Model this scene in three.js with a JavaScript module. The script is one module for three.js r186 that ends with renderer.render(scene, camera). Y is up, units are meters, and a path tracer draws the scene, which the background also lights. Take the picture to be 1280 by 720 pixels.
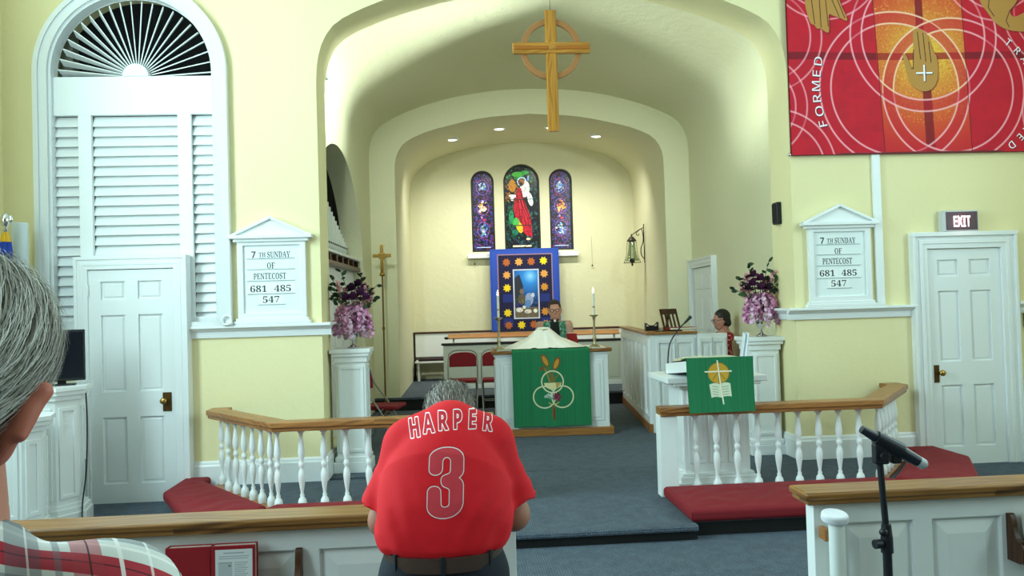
import * as THREE from 'three';
import { RoundedBoxGeometry } from 'three/addons/geometries/RoundedBoxGeometry.js';
import { mergeGeometries, mergeVertices, toCreasedNormals } from 'three/addons/utils/BufferGeometryUtils.js';
import { MarchingCubes } from 'three/addons/objects/MarchingCubes.js';
import { RectAreaLightUniformsLib } from 'three/addons/lights/RectAreaLightUniformsLib.js';

// ---------------------------------------------------------------- camera
const scene = new THREE.Scene();
const camera = new THREE.PerspectiveCamera(2 * Math.atan(360 / 1040) * 180 / Math.PI, 1280 / 720, 0.05, 100);
camera.position.set(-1.0007, 1.6156, 7.5966);
camera.rotation.order = 'YXZ';
camera.rotation.set(0.0212, -0.0702, -0.0295);
camera.updateMatrixWorld();

// ---------------------------------------------------------------- sky, exposure, large lights
const renderer = new THREE.WebGLRenderer({ antialias: true });
renderer.toneMapping = THREE.LinearToneMapping;
renderer.toneMappingExposure = 1.06;
renderer.shadowMap.enabled = true;
RectAreaLightUniformsLib.init();
scene.background = new THREE.Color().setRGB(0.75, 0.9, 1.0);   // bright overcast sky beyond the nave windows

const CL = Math.PI / 180;
const TH = -0.0412;                                      // the chancel stands a little askew to the nave
const loc = (x, y, z) => new THREE.Vector3(x * Math.cos(TH) + z * Math.sin(TH), y, -x * Math.sin(TH) + z * Math.cos(TH));
const NAVE = { l: -4.93, r: 5.15, back: 12.5, top: 6.3 };
// daylight entering through the tall nave windows, two on either side
const WIN_Z = [3.2, 7.6], WIN_W = 1.7, WIN_B = 2.0, WIN_H = 3.4;
const dayLight = (x, z, turn, I) => {
  const l = new THREE.RectAreaLight(new THREE.Color().setRGB(0.68, 0.99, 1.06), I, WIN_W, WIN_H);
  l.position.set(x, WIN_B + WIN_H / 2, z); l.rotation.y = turn; scene.add(l);
};
dayLight(NAVE.l + 0.03, WIN_Z[0], -Math.PI / 2, 17);
dayLight(NAVE.l + 0.03, WIN_Z[1], -Math.PI / 2, 7);
dayLight(NAVE.r - 0.03, WIN_Z[0], Math.PI / 2, 6.5);
dayLight(NAVE.r - 0.03, WIN_Z[1], Math.PI / 2, 4.5);

// ---------------------------------------------------------------- helpers
const used = {};
function numbered(n) { if (!(n in used)) { used[n] = 0; return n; } used[n]++; return n + '_' + String(used[n]).padStart(3, '0'); }
const V = (x, y, z) => new THREE.Vector3(x, y, z);
function rng(seed) { let s = seed >>> 0; return () => { s = (s + 0x6D2B79F5) >>> 0; let t = s; t = Math.imul(t ^ (t >>> 15), t | 1); t ^= t + Math.imul(t ^ (t >>> 7), t | 61); return ((t ^ (t >>> 14)) >>> 0) / 4294967296; }; }
function plain(g) {                                       // common attributes so that pieces merge
  if (g.index) g = g.toNonIndexed();
  for (const k of Object.keys(g.attributes)) if (!['position', 'normal', 'uv'].includes(k)) g.deleteAttribute(k);
  if (!g.attributes.normal) g.computeVertexNormals();
  if (!g.attributes.uv) g.setAttribute('uv', new THREE.BufferAttribute(new Float32Array(g.attributes.position.count * 2), 2));
  g.morphAttributes = {}; g.clearGroups();
  return g;
}
function join(list) { list = [list].flat(9).filter(Boolean).map(plain); return list.length === 1 ? list[0] : mergeGeometries(list); }
function uvm(g, long) {                                   // uv in metres by dominant normal; long = 'x','y','z' puts that axis along u
  g = plain(g); const p = g.attributes.position, n = g.attributes.normal, uv = g.attributes.uv;
  for (let i = 0; i < p.count; i += 3) {
    let a = 0, b = 0, c = 0;
    for (let k = 0; k < 3; k++) { a += Math.abs(n.getX(i + k)); b += Math.abs(n.getY(i + k)); c += Math.abs(n.getZ(i + k)); }
    for (let k = 0; k < 3; k++) {
      const x = p.getX(i + k), y = p.getY(i + k), z = p.getZ(i + k); let u, v;
      if (b >= a && b >= c) { u = x; v = z; if (long === 'z') { u = z; v = x; } }
      else if (a >= c) { u = z; v = y; if (long === 'y') { u = y; v = z; } }
      else { u = x; v = y; if (long === 'y') { u = y; v = x; } }
      uv.setXY(i + k, u, v);
    }
  }
  return g;
}
function bx(w, h, d, x = 0, y = 0, z = 0, r = 0) {        // box centred at x,y,z, edges eased by r
  const g = r > 0 ? new RoundedBoxGeometry(w, h, d, 2, Math.min(r, w / 2.01, h / 2.01, d / 2.01)) : new THREE.BoxGeometry(w, h, d);
  g.translate(x, y, z); return plain(g);
}
function b2(x0, x1, y0, y1, z0, z1, r = 0) { return bx(x1 - x0, y1 - y0, z1 - z0, (x0 + x1) / 2, (y0 + y1) / 2, (z0 + z1) / 2, r); }
function cyl(r0, r1, a, b, seg = 14) {                    // tapered rod from a (r0) to b (r1)
  const d = b.clone().sub(a), g = new THREE.CylinderGeometry(r1, r0, d.length(), seg);
  g.applyQuaternion(new THREE.Quaternion().setFromUnitVectors(V(0, 1, 0), d.clone().normalize()));
  g.translate((a.x + b.x) / 2, (a.y + b.y) / 2, (a.z + b.z) / 2); return plain(g);
}
function sph(r, x, y, z, sx = 1, sy = 1, sz = 1, n = 14) { const g = new THREE.SphereGeometry(r, n, Math.max(6, n * 0.7 | 0)); g.scale(sx, sy, sz); g.translate(x, y, z); return plain(g); }
function lathe(pts, seg = 20) { return plain(new THREE.LatheGeometry(pts.map(p => new THREE.Vector2(p[0], p[1])), seg)); }
function tube(pts, r, seg = 40, rs = 8) { return plain(new THREE.TubeGeometry(new THREE.CatmullRomCurve3(pts.map(p => p.isVector3 ? p : V(...p))), seg, r, rs)); }
function poly(pts) { const s = new THREE.Shape(); pts.forEach((p, i) => i ? s.lineTo(p[0], p[1]) : s.moveTo(p[0], p[1])); s.closePath(); return s; }
function extr(shape, depth, bevel = 0, o = {}) { return plain(new THREE.ExtrudeGeometry(shape, { depth, bevelEnabled: bevel > 0, bevelThickness: bevel, bevelSize: bevel, bevelOffset: -bevel, bevelSegments: 2, curveSegments: 24, ...o })); }
function tf(g, x = 0, y = 0, z = 0, rx = 0, ry = 0, rz = 0) { g = g.clone(); g.applyMatrix4(new THREE.Matrix4().compose(V(x, y, z), new THREE.Quaternion().setFromEuler(new THREE.Euler(rx, ry, rz, 'YXZ')), V(1, 1, 1))); return g; }
function mesh(name, geos, mat, parent = scene) {
  const m = new THREE.Mesh(join(geos), mat); m.name = parent === scene ? numbered(name) : name;
  m.castShadow = true; m.receiveShadow = true; parent.add(m); return m;
}
function share(name, geo, mat, parent) { const m = new THREE.Mesh(geo, mat); m.name = name; m.castShadow = m.receiveShadow = true; parent.add(m); return m; }
function tag(o, label, category, group) { o.userData.label = label; o.userData.category = category; if (group) o.userData.group = group; return o; }
function thing(name, label, category, p = [0, 0, 0], turn = 0, group) {
  const o = new THREE.Group(); o.name = numbered(name); scene.add(o);
  if (p.isVector3) o.position.copy(p); else o.position.set(...p);
  o.rotation.y = turn; return tag(o, label, category, group);
}
const cthing = (name, label, category, [x, y, z], turn = 0, group) => thing(name, label, category, loc(x, y, z), TH + turn, group);
function struct(name, geos, mat, parent = scene) { const m = mesh(name, geos, mat, parent); if (parent === scene) m.userData.kind = 'structure'; return m; }
function sgroup(name, p = [0, 0, 0], turn = 0) { const o = new THREE.Group(); o.name = name; scene.add(o); if (p.isVector3) o.position.copy(p); else o.position.set(...p); o.rotation.y = turn; o.userData.kind = 'structure'; return o; }
function copy(o, label) { const c = o.clone(); c.name = numbered(o.name.replace(/_\d{3}$/, '')); c.userData = { ...o.userData }; if (label) c.userData.label = label; scene.add(c); return c; }
const toChancel = g => { g = plain(g); g.applyMatrix4(new THREE.Matrix4().makeRotationY(TH)); return g; };

// ---------------------------------------------------------------- noise and textures
function valueNoise(seed) {
  const r = rng(seed), t = Array.from({ length: 4096 }, r);
  const h = (x, y, w) => t[((((x % w) + w) % w) * 57 + (((y % w) + w) % w) * 131) & 4095];
  return (x, y, w = 64) => { const xi = Math.floor(x), yi = Math.floor(y), f = x - xi, g = y - yi, u = f * f * (3 - 2 * f), v = g * g * (3 - 2 * g);
    return (h(xi, yi, w) * (1 - u) + h(xi + 1, yi, w) * u) * (1 - v) + (h(xi, yi + 1, w) * (1 - u) + h(xi + 1, yi + 1, w) * u) * v; };
}
function dataTex(n, f, srgb, rep = 1) {                   // f(u,v) -> [r,g,b] 0..1
  const d = new Uint8Array(n * n * 4);
  for (let j = 0; j < n; j++) for (let i = 0; i < n; i++) { const c = f(i / n, j / n), k = (j * n + i) * 4; for (let q = 0; q < 3; q++) d[k + q] = Math.max(0, Math.min(255, c[q] * 255)); d[k + 3] = 255; }
  const t = new THREE.DataTexture(d, n, n); t.wrapS = t.wrapT = THREE.RepeatWrapping; t.magFilter = THREE.LinearFilter; t.minFilter = THREE.LinearMipmapLinearFilter; t.generateMipmaps = true;
  if (srgb) t.colorSpace = THREE.SRGBColorSpace; t.repeat.set(rep, rep); t.needsUpdate = true; return t;
}
function canvasTex(w, h, draw) {
  const c = document.createElement('canvas'); c.width = w; c.height = h; const x = c.getContext('2d'); draw(x, w, h);
  const t = new THREE.CanvasTexture(c); t.colorSpace = THREE.SRGBColorSpace; t.anisotropy = 8; return t;
}
const n1 = valueNoise(11), n2 = valueNoise(23);
const hexc = h => { const c = new THREE.Color(h); return [c.r, c.g, c.b].map(v => v <= 0.0031308 ? v * 12.92 : 1.055 * Math.pow(v, 1 / 2.4) - 0.055); };
const std = (color, roughness = 0.6, o = {}) => new THREE.MeshStandardMaterial({ color, roughness, ...o });

const plasterBump = dataTex(256, (u, v) => { const a = n1(u * 16, v * 16, 16) * 0.5 + n1(u * 48 + 5, v * 48, 48) * 0.3 + n2(u * 128, v * 128, 128) * 0.2; return [a, a, a]; }, false, 0.9);
const wallPaint = std('#eee2b0', 0.72, { bumpMap: plasterBump, bumpScale: 0.0025 });
const chancelPaint = std('#dfdbb8', 0.7, { bumpMap: plasterBump, bumpScale: 0.004 });
const white = std('#ebeeee', 0.38);
const whiteDoor = std('#e8ebeb', 0.42);
const ceilPaint = std('#e8e8e2', 0.8);
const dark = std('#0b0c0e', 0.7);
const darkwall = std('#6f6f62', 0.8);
const rearPaint = std('#8d7b5c', 0.8);
const carpetMap = dataTex(512, (u, v) => {
  const a = Math.sin((u * 40 + v * 40) * Math.PI * 2) * Math.sin((u * 40 - v * 40) * Math.PI * 2), b = n1(u * 24, v * 24, 24), c = n2(u * 256, v * 256, 256);
  const k = 0.80 + 0.16 * a + 0.10 * (b - 0.5) + 0.3 * (c - 0.5); const q = hexc('#627080'); return q.map(x => x * k);
}, true, 0.8);
const carpetBump = dataTex(512, (u, v) => { const a = Math.sin((u * 40 + v * 40) * Math.PI * 2) * Math.sin((u * 40 - v * 40) * Math.PI * 2) * 0.5 + 0.5; const k = a * 0.7 + n2(u * 256, v * 256, 256) * 0.3; return [k, k, k]; }, false, 0.8);
const carpet = new THREE.MeshStandardMaterial({ map: carpetMap, bumpMap: carpetBump, bumpScale: 0.006, roughness: 0.95 });
const woodTex = (base, darkc, s) => dataTex(512, (u, v) => {
  const w = n1(u * 3 + s, v * 14, 64) * 2.4, g = 0.5 + 0.5 * Math.sin((v * 22 + w) * Math.PI * 2), f = n2(u * 8, v * 180, 256), k = Math.min(1, Math.max(0, 0.55 * g * n1(u * 2, v * 9 + s, 32) * 1.5 + 0.4 * f));
  const a = hexc(base), b = hexc(darkc); return a.map((x, i) => x * (1 - k) + b[i] * k);
}, true, 1);
const oak = new THREE.MeshStandardMaterial({ map: woodTex('#b47a40', '#744821', 3), roughness: 0.34 });
const capwood = new THREE.MeshStandardMaterial({ map: woodTex('#a9783f', '#5b3717', 8), roughness: 0.32 });
const walnut = new THREE.MeshStandardMaterial({ map: woodTex('#5d3418', '#331a0b', 5), roughness: 0.35 });
const goldwood = new THREE.MeshStandardMaterial({ map: woodTex('#c98f38', '#9a6420', 9), roughness: 0.3 });
const brass = new THREE.MeshStandardMaterial({ color: '#b08d4a', metalness: 1, roughness: 0.28 });
const oldbrass = new THREE.MeshStandardMaterial({ color: '#5b4426', metalness: 0.9, roughness: 0.4 });
const silver = new THREE.MeshStandardMaterial({ color: '#d6d6d2', metalness: 1, roughness: 0.15 });
const iron = new THREE.MeshStandardMaterial({ color: '#3a3630', metalness: 0.7, roughness: 0.45 });
const blackPlastic = std('#17181c', 0.45);
const redCloth = std('#7f0c1b', 0.85);
// ================================================================ THE SETTING
// arch and vault profiles: half outlines [x, y] from the springing to the crown
const smooth = (half, n = 28) => {
  const c = new THREE.CatmullRomCurve3(half.map(p => V(p[0], p[1], 0)), false, 'centripetal').getSpacedPoints(n).map(p => [p.x, p.y]);
  return [...c, ...c.slice(0, -1).reverse().map(p => [-p[0], p[1]])];      // right springing over the crown to the left springing
};
const FRONT = smooth([[2.19, 3.4], [2.19, 3.66], [2.175, 3.88], [2.12, 4.07], [2.02, 4.215], [1.86, 4.315], [1.6, 4.425], [1.2, 4.55], [0.8, 4.645], [0.4, 4.695], [0, 4.71]]);
const VAULT = smooth([[2.42, 3.72], [2.42, 3.85], [2.4, 4.1], [2.29, 4.33], [1.94, 4.54], [1.21, 4.77], [0.5, 4.875], [0, 4.895]]);
const INNER = smooth([[2.04, 3.0], [2.04, 3.5], [2.015, 3.9], [1.9, 4.1], [1.6, 4.255], [1.2, 4.365], [0.65, 4.47], [0, 4.515]]);
const BACK = smooth([[2.10, 3.1], [2.10, 3.68], [2.03, 4.05], [1.75, 4.33], [1.06, 4.57], [0.5, 4.66], [0, 4.695]]);
const addBase = (p, y) => [[p[0][0], y], ...p, [p[p.length - 1][0], y]];

// nave floor and the raised platforms
struct('floor', uvm(b2(NAVE.l - 0.2, NAVE.r + 0.2, -0.15, 0, -0.55, NAVE.back + 0.2)), carpet);
const PLAT = [[-3.36, 0.02], [-3.36, 0.6], [-2.66, 1.965], [-0.74, 1.965], [-0.74, 2.06], [0.6, 2.06], [0.6, 1.965], [2.66, 1.965], [3.36, 0.6], [3.36, 0.02]];
{
  const up = (pts, y0, y1) => { const g = extr(poly(pts.map(p => [p[0], -p[1]])), y1 - y0); g.rotateX(-Math.PI / 2); g.translate(0, y0, 0); return g; };
  const plat = sgroup('floor_001');
  mesh('carpet_top', uvm(up(PLAT, 0.094, 0.1)), carpet, plat); mesh('carpet_nosing', uvm(b2(-0.74, 0.6, 0.062, 0.1, 2.03, 2.075, 0.012)), carpet, plat);
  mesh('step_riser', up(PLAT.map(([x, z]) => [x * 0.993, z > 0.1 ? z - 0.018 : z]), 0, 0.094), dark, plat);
  // the chancel floor goes on through the arch at the same height
  mesh('chancel_carpet', uvm(toChancel(b2(-2.6, 2.6, -0.1, 0.1, -4.85, 0.0))), carpet, plat);
  const up2 = sgroup('floor_002');
  mesh('carpet_top', uvm(toChancel(b2(-2.5, 2.5, 0.26, 0.29, -8.2, -4.84))), carpet, up2);
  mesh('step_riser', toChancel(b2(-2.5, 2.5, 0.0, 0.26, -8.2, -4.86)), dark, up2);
}
// front wall of the nave with the chancel arch and the shuttered window cut out
const WX = -3.805, WY = 3.79, WR = 0.735;                 // centre and radius of the window's arched head
{
  const s = poly([[NAVE.l - 0.2, 0], [-2.19, 0], ...FRONT.slice().reverse(), [2.19, 0], [NAVE.r + 0.2, 0], [NAVE.r + 0.2, NAVE.top + 0.1], [NAVE.l - 0.2, NAVE.top + 0.1]]);
  const h = new THREE.Path(); h.moveTo(WX - WR, 1.55); h.lineTo(WX + WR, 1.55); h.lineTo(WX + WR, WY); h.absarc(WX, WY, WR, 0, Math.PI); h.closePath(); s.holes.push(h);
  const g = extr(s, 0.5, 0, { curveSegments: 40 }); g.translate(0, 0, -0.5);
  struct('wall_front', uvm(toCreasedNormals(g, 0.5)), wallPaint);
}
// nave side walls with two tall windows each, rear wall, ceiling
for (const [side, x, sx] of [['left', NAVE.l, -1], ['right', NAVE.r, 1]]) {
  const s = poly([[-0.2, 0], [NAVE.back, 0], [NAVE.back, NAVE.top], [-0.2, NAVE.top]]);
  for (const z of WIN_Z) s.holes.push(new THREE.Path(poly([[z - WIN_W / 2, WIN_B], [z + WIN_W / 2, WIN_B], [z + WIN_W / 2, WIN_B + WIN_H], [z - WIN_W / 2, WIN_B + WIN_H]]).getPoints()));
  const g = extr(s, 0.22); g.rotateY(-Math.PI / 2); g.translate(sx < 0 ? x : x + 0.22, 0, 0);
  struct('wall_' + side, uvm(g), wallPaint);
}
struct('wall_rear', b2(NAVE.l - 0.25, NAVE.r + 0.25, 0, NAVE.top, NAVE.back, NAVE.back + 0.2), rearPaint);
struct('ceiling', b2(NAVE.l - 0.25, NAVE.r + 0.25, NAVE.top, NAVE.top + 0.15, -0.5, NAVE.back + 0.2), ceilPaint);
let wn = 5;
for (const [x, sx] of [[NAVE.l, -1], [NAVE.r, 1]]) for (const z of WIN_Z) {
  const w = sgroup('window_' + wn++, [x + sx * 0.14, WIN_B, z]);
  const fr = []; const W2 = WIN_W / 2;
  fr.push(b2(-0.04, 0.04, 0, 0.07, -W2, W2), b2(-0.04, 0.04, WIN_H - 0.07, WIN_H, -W2, W2), b2(-0.04, 0.04, 0, WIN_H, -W2, -W2 + 0.07), b2(-0.04, 0.04, 0, WIN_H, W2 - 0.07, W2), b2(-0.03, 0.03, 0, WIN_H, -0.025, 0.025));
  mesh('window_frame', fr, white, w);
  for (const s of [-1, 1]) { const p = mesh('pane', b2(-0.003, 0.003, 0.07, WIN_H - 0.07, s < 0 ? -W2 + 0.07 : 0.025, s < 0 ? -0.025 : W2 - 0.07), new THREE.MeshPhysicalMaterial({ color: '#ffffff', roughness: 0.02, transmission: 1, thickness: 0 }), w); p.castShadow = false; }
}
// chancel: side walls below the vault, vault, inner arch wall, recess, back wall (all in the chancel's own frame)
function loft(A, zA, B, zB, t) {                          // a curved shell of thickness t between two outlines
  const off = P => P.map((p, i) => { const a = P[Math.max(0, i - 1)], b = P[Math.min(P.length - 1, i + 1)], dx = b[0] - a[0], dy = b[1] - a[1], l = Math.hypot(dx, dy) || 1; return [p[0] + dy / l * t, p[1] - dx / l * t]; });
  const A2 = off(A), B2 = off(B), pos = []; const n = A.length;
  const quad = (a, b, c, d) => pos.push(...a, ...b, ...c, ...a, ...c, ...d);
  for (let i = 0; i < n - 1; i++) {
    const P = (q, z, k) => [q[k][0], q[k][1], z];
    quad(P(A, zA, i), P(A, zA, i + 1), P(B, zB, i + 1), P(B, zB, i));
    quad(P(A2, zA, i + 1), P(A2, zA, i), P(B2, zB, i), P(B2, zB, i + 1));
    quad(P(A, zA, i + 1), P(A, zA, i), P(A2, zA, i), P(A2, zA, i + 1));
    quad(P(B, zB, i), P(B, zB, i + 1), P(B2, zB, i + 1), P(B2, zB, i));
  }
  const g = new THREE.BufferGeometry(); g.setAttribute('position', new THREE.Float32BufferAttribute(pos, 3)); g.computeVertexNormals();
  return toCreasedNormals(g, 0.6);
}
struct('ceiling_001', uvm(toChancel(loft(VAULT, -0.46, VAULT, -4.92, 0.15))), chancelPaint);
{
  // left side wall with the arched organ opening
  const s = poly([[0.42, 0], [0.42, 3.42], [4.92, 3.42], [4.92, 0]]), ORG = [2.3, 1.98, 1.78, 1.59];
  const pts = []; for (let i = 0; i <= 40; i++) { const a = Math.PI * i / 40; pts.push([ORG[0] + ORG[2] * Math.cos(a), ORG[1] + ORG[3] * Math.sin(a)]); }
  // the arch rises past the springing of the vault: that strip of the wall is flat up to 3.7
  const s2 = poly([[0.42, 0.0], [0.42, 3.75], [4.92, 3.75], [4.92, 0.0]]);
  const h = new THREE.Path(); h.moveTo(ORG[0] + ORG[2], 0.12); pts.forEach(p => h.lineTo(p[0], p[1])); h.lineTo(ORG[0] - ORG[2], 0.12); h.closePath(); s2.holes.push(h);
  const g = extr(s2, 0.28, 0, { curveSegments: 40 }); g.rotateY(Math.PI / 2); g.translate(-2.7, 0, 0);   // shape x -> -z
  struct('wall_chancel_left', uvm(toChancel(toCreasedNormals(g, 0.5))), chancelPaint);
  struct('wall_chancel_right', uvm(toChancel(b2(2.42, 2.68, 0, 3.75, -4.92, -0.42))), chancelPaint);
  // organ chamber behind the opening
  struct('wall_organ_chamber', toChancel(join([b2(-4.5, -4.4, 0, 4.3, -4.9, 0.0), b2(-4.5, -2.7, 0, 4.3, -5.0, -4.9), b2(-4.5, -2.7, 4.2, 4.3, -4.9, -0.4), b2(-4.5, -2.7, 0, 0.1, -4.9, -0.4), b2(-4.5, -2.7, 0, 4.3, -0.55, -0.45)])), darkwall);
}
{
  const s = poly([...addBase(VAULT.map(([x, y]) => [x * 1.05, y + 0.1]), 0)]);
  s.holes.push(new THREE.Path(addBase(INNER, 0).map(p => new THREE.Vector2(...p))));
  const g = extr(s, 0.1); g.translate(0, 0, -5.0);
  struct('wall_inner_arch', uvm(toChancel(g)), chancelPaint);
  struct('ceiling_002', uvm(toChancel(loft(addBase(INNER, 0), -4.95, addBase(BACK, 0), -8.02, 0.12))), chancelPaint);
}
// back wall with three round-headed windows
const SG = [{ x0: -0.955, x1: -0.52, top: 4.175 }, { x0: -0.34, x1: 0.34, top: 4.282 }, { x0: 0.52, x1: 0.957, top: 4.175 }], SGB = 2.64;
const roundHead = (x0, x1, b, top, P = THREE.Shape) => { const r = (x1 - x0) / 2, p = new P(); p.moveTo(x0, b); p.lineTo(x1, b); p.lineTo(x1, top - r); p.absarc((x0 + x1) / 2, top - r, r, 0, Math.PI); p.closePath(); return p; };
{
  const s = poly([[-2.3, 0], [2.3, 0], [2.3, 4.9], [-2.3, 4.9]]); for (const w of SG) s.holes.push(roundHead(w.x0, w.x1, SGB, w.top, THREE.Path));
  const g = extr(s, 0.25, 0, { curveSegments: 32 }); g.translate(0, 0, -8.25);
  struct('wall_back', uvm(toChancel(toCreasedNormals(g, 0.5))), chancelPaint);
}
// hidden flood lamps behind the front arch and the four recessed lamps of the inner ceiling
function floodLamp(x, I, B, label) {
  const o = cthing('flood_lamp', label, 'lamp', [x, 4.02, -0.62]);
  mesh('housing', b2(-0.07, 0.07, -0.12, 0.12, 0.0, 0.1, 0.015), white, o);
  mesh('diffuser', b2(-0.06, 0.06, -0.11, 0.11, -0.012, 0.004, 0.004), std('#ffffff', 0.5, { emissive: new THREE.Color(0.9, 1, 0.97), emissiveIntensity: 2 }), o);
  // one beam across to the opposite shoulder of the vault, one back towards the altar
  for (const [tx, ty, tz, k, ang] of [[-Math.sign(x) * 4.5, 0.36, -0.95, I, 0.33], [-Math.sign(x) * 2.2, -1.7, -6, B, 0.62]]) {
    const l = new THREE.SpotLight(new THREE.Color().setRGB(0.84, 1, 0.96), k, 0, ang, 1, 2); l.position.set(-Math.sign(x) * 0.02, 0, -0.06); l.shadow.radius = 3; l.castShadow = true; l.target.position.set(tx, ty, tz); o.add(l, l.target);
  }
}
floodLamp(-2.27, 48, 20, 'white flood lamp fixed behind the left shoulder of the front arch');
floodLamp(2.27, 150, 20, 'white flood lamp fixed behind the right shoulder of the front arch');
const CANS = [[-1.22, 4.465, -6.3], [-0.43, 4.595, -6.15], [0.45, 4.595, -6.15], [1.22, 4.465, -6.3]];
CANS.forEach(([x, y, z], i) => {
  const o = cthing('recessed_lamp', ['leftmost of the four round recessed lamps in the inner ceiling', 'second round recessed lamp from the left in the inner ceiling', 'third recessed lamp from the left, behind the foot of the hanging cross', 'rightmost of the four round recessed lamps in the inner ceiling'][i], 'lamp', [x, y - 0.03, z], 0, 'recessed ceiling lamps'); o.rotation.x = 0.06;
  mesh('trim_ring', lathe([[0.085, 0.04], [0.12, 0.04], [0.12, -0.008], [0.105, -0.016], [0.085, -0.01], [0.085, 0.04]]), white, o);
  mesh('bulb', sph(0.086, 0, 0.0, 0, 1, 0.3, 1), std('#ffffff', 0.4, { emissive: new THREE.Color(1, 0.97, 0.9), emissiveIntensity: 4 }), o);
  const l = new THREE.SpotLight(new THREE.Color().setRGB(0.98, 1, 0.9), 9.5, 0, 1.1, 0.9, 2); l.position.set(0, -0.06, 0); l.shadow.radius = 3; l.castShadow = true; l.target.position.set(0, -3, -1.1); o.add(l, l.target);
});
// ================================================================ TRIM, WINDOW AND DOORS OF THE FRONT WALL
// moulded profile swept along x: pts are [z, y]
const mould = (pts, x0, x1) => { const g = extr(poly(pts), x1 - x0); g.rotateY(Math.PI / 2); g.translate(x0, 0, 0); g.scale(1, 1, -1); return flip(g); };
function flip(g) { g = plain(g); for (const k of Object.keys(g.attributes)) { const a = g.attributes[k], s = a.itemSize, t = a.array; for (let i = 0; i < a.count; i += 3) for (let q = 0; q < s; q++) { const x = t[(i + 1) * s + q]; t[(i + 1) * s + q] = t[(i + 2) * s + q]; t[(i + 2) * s + q] = x; } } g.computeVertexNormals(); return g; }
const RAIL = [[0, 1.405], [0.022, 1.405], [0.026, 1.43], [0.026, 1.458], [0.05, 1.475], [0.058, 1.488], [0.085, 1.492], [0.085, 1.508], [0.078, 1.515], [0, 1.515]];
const BASE = [[0, 0], [0.028, 0], [0.028, 0.17], [0.02, 0.185], [0.018, 0.2], [0.006, 0.215], [0, 0.215]];
// mould() puts profile z along +z after the flip; wrap pieces run along the arch reveal
const alongReveal = (pts, x, dir) => { const s = poly(pts.map(([z, y]) => [z, y])); const g = extr(s, 0.5); g.translate(0, 0, -0.5); if (dir < 0) g.scale(-1, 1, 1); g.translate(x, 0, 0); return dir < 0 ? flip(g) : g; };
struct('trim_1', [mould(RAIL, -3.34, -2.105), alongReveal(RAIL, -2.19, 1)], white);
struct('trim_2', [mould(RAIL, 2.105, 3.335), alongReveal(RAIL, 2.19, -1)], white);
struct('trim_3', mould(RAIL, 4.345, NAVE.r), white);
const upBy = (P, dy) => P.map(([z, y]) => [z, y + dy]);
struct('baseboard_left', [mould(upBy(BASE, 0.1), -3.345, -2.162), alongReveal(upBy(BASE, 0.1), -2.19, 1)], white);
struct('baseboard_right', [mould(upBy(BASE, 0.1), 2.162, 3.31), alongReveal(upBy(BASE, 0.1), 2.19, -1)], white);
struct('baseboard_corner', mould(BASE, 4.345, NAVE.r), white);
struct('trim_4', [b2(2.973, 3.052, 1.515, 4.9, 0, 0.028, 0.006)], white);       // white cable raceway up the wall

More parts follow.
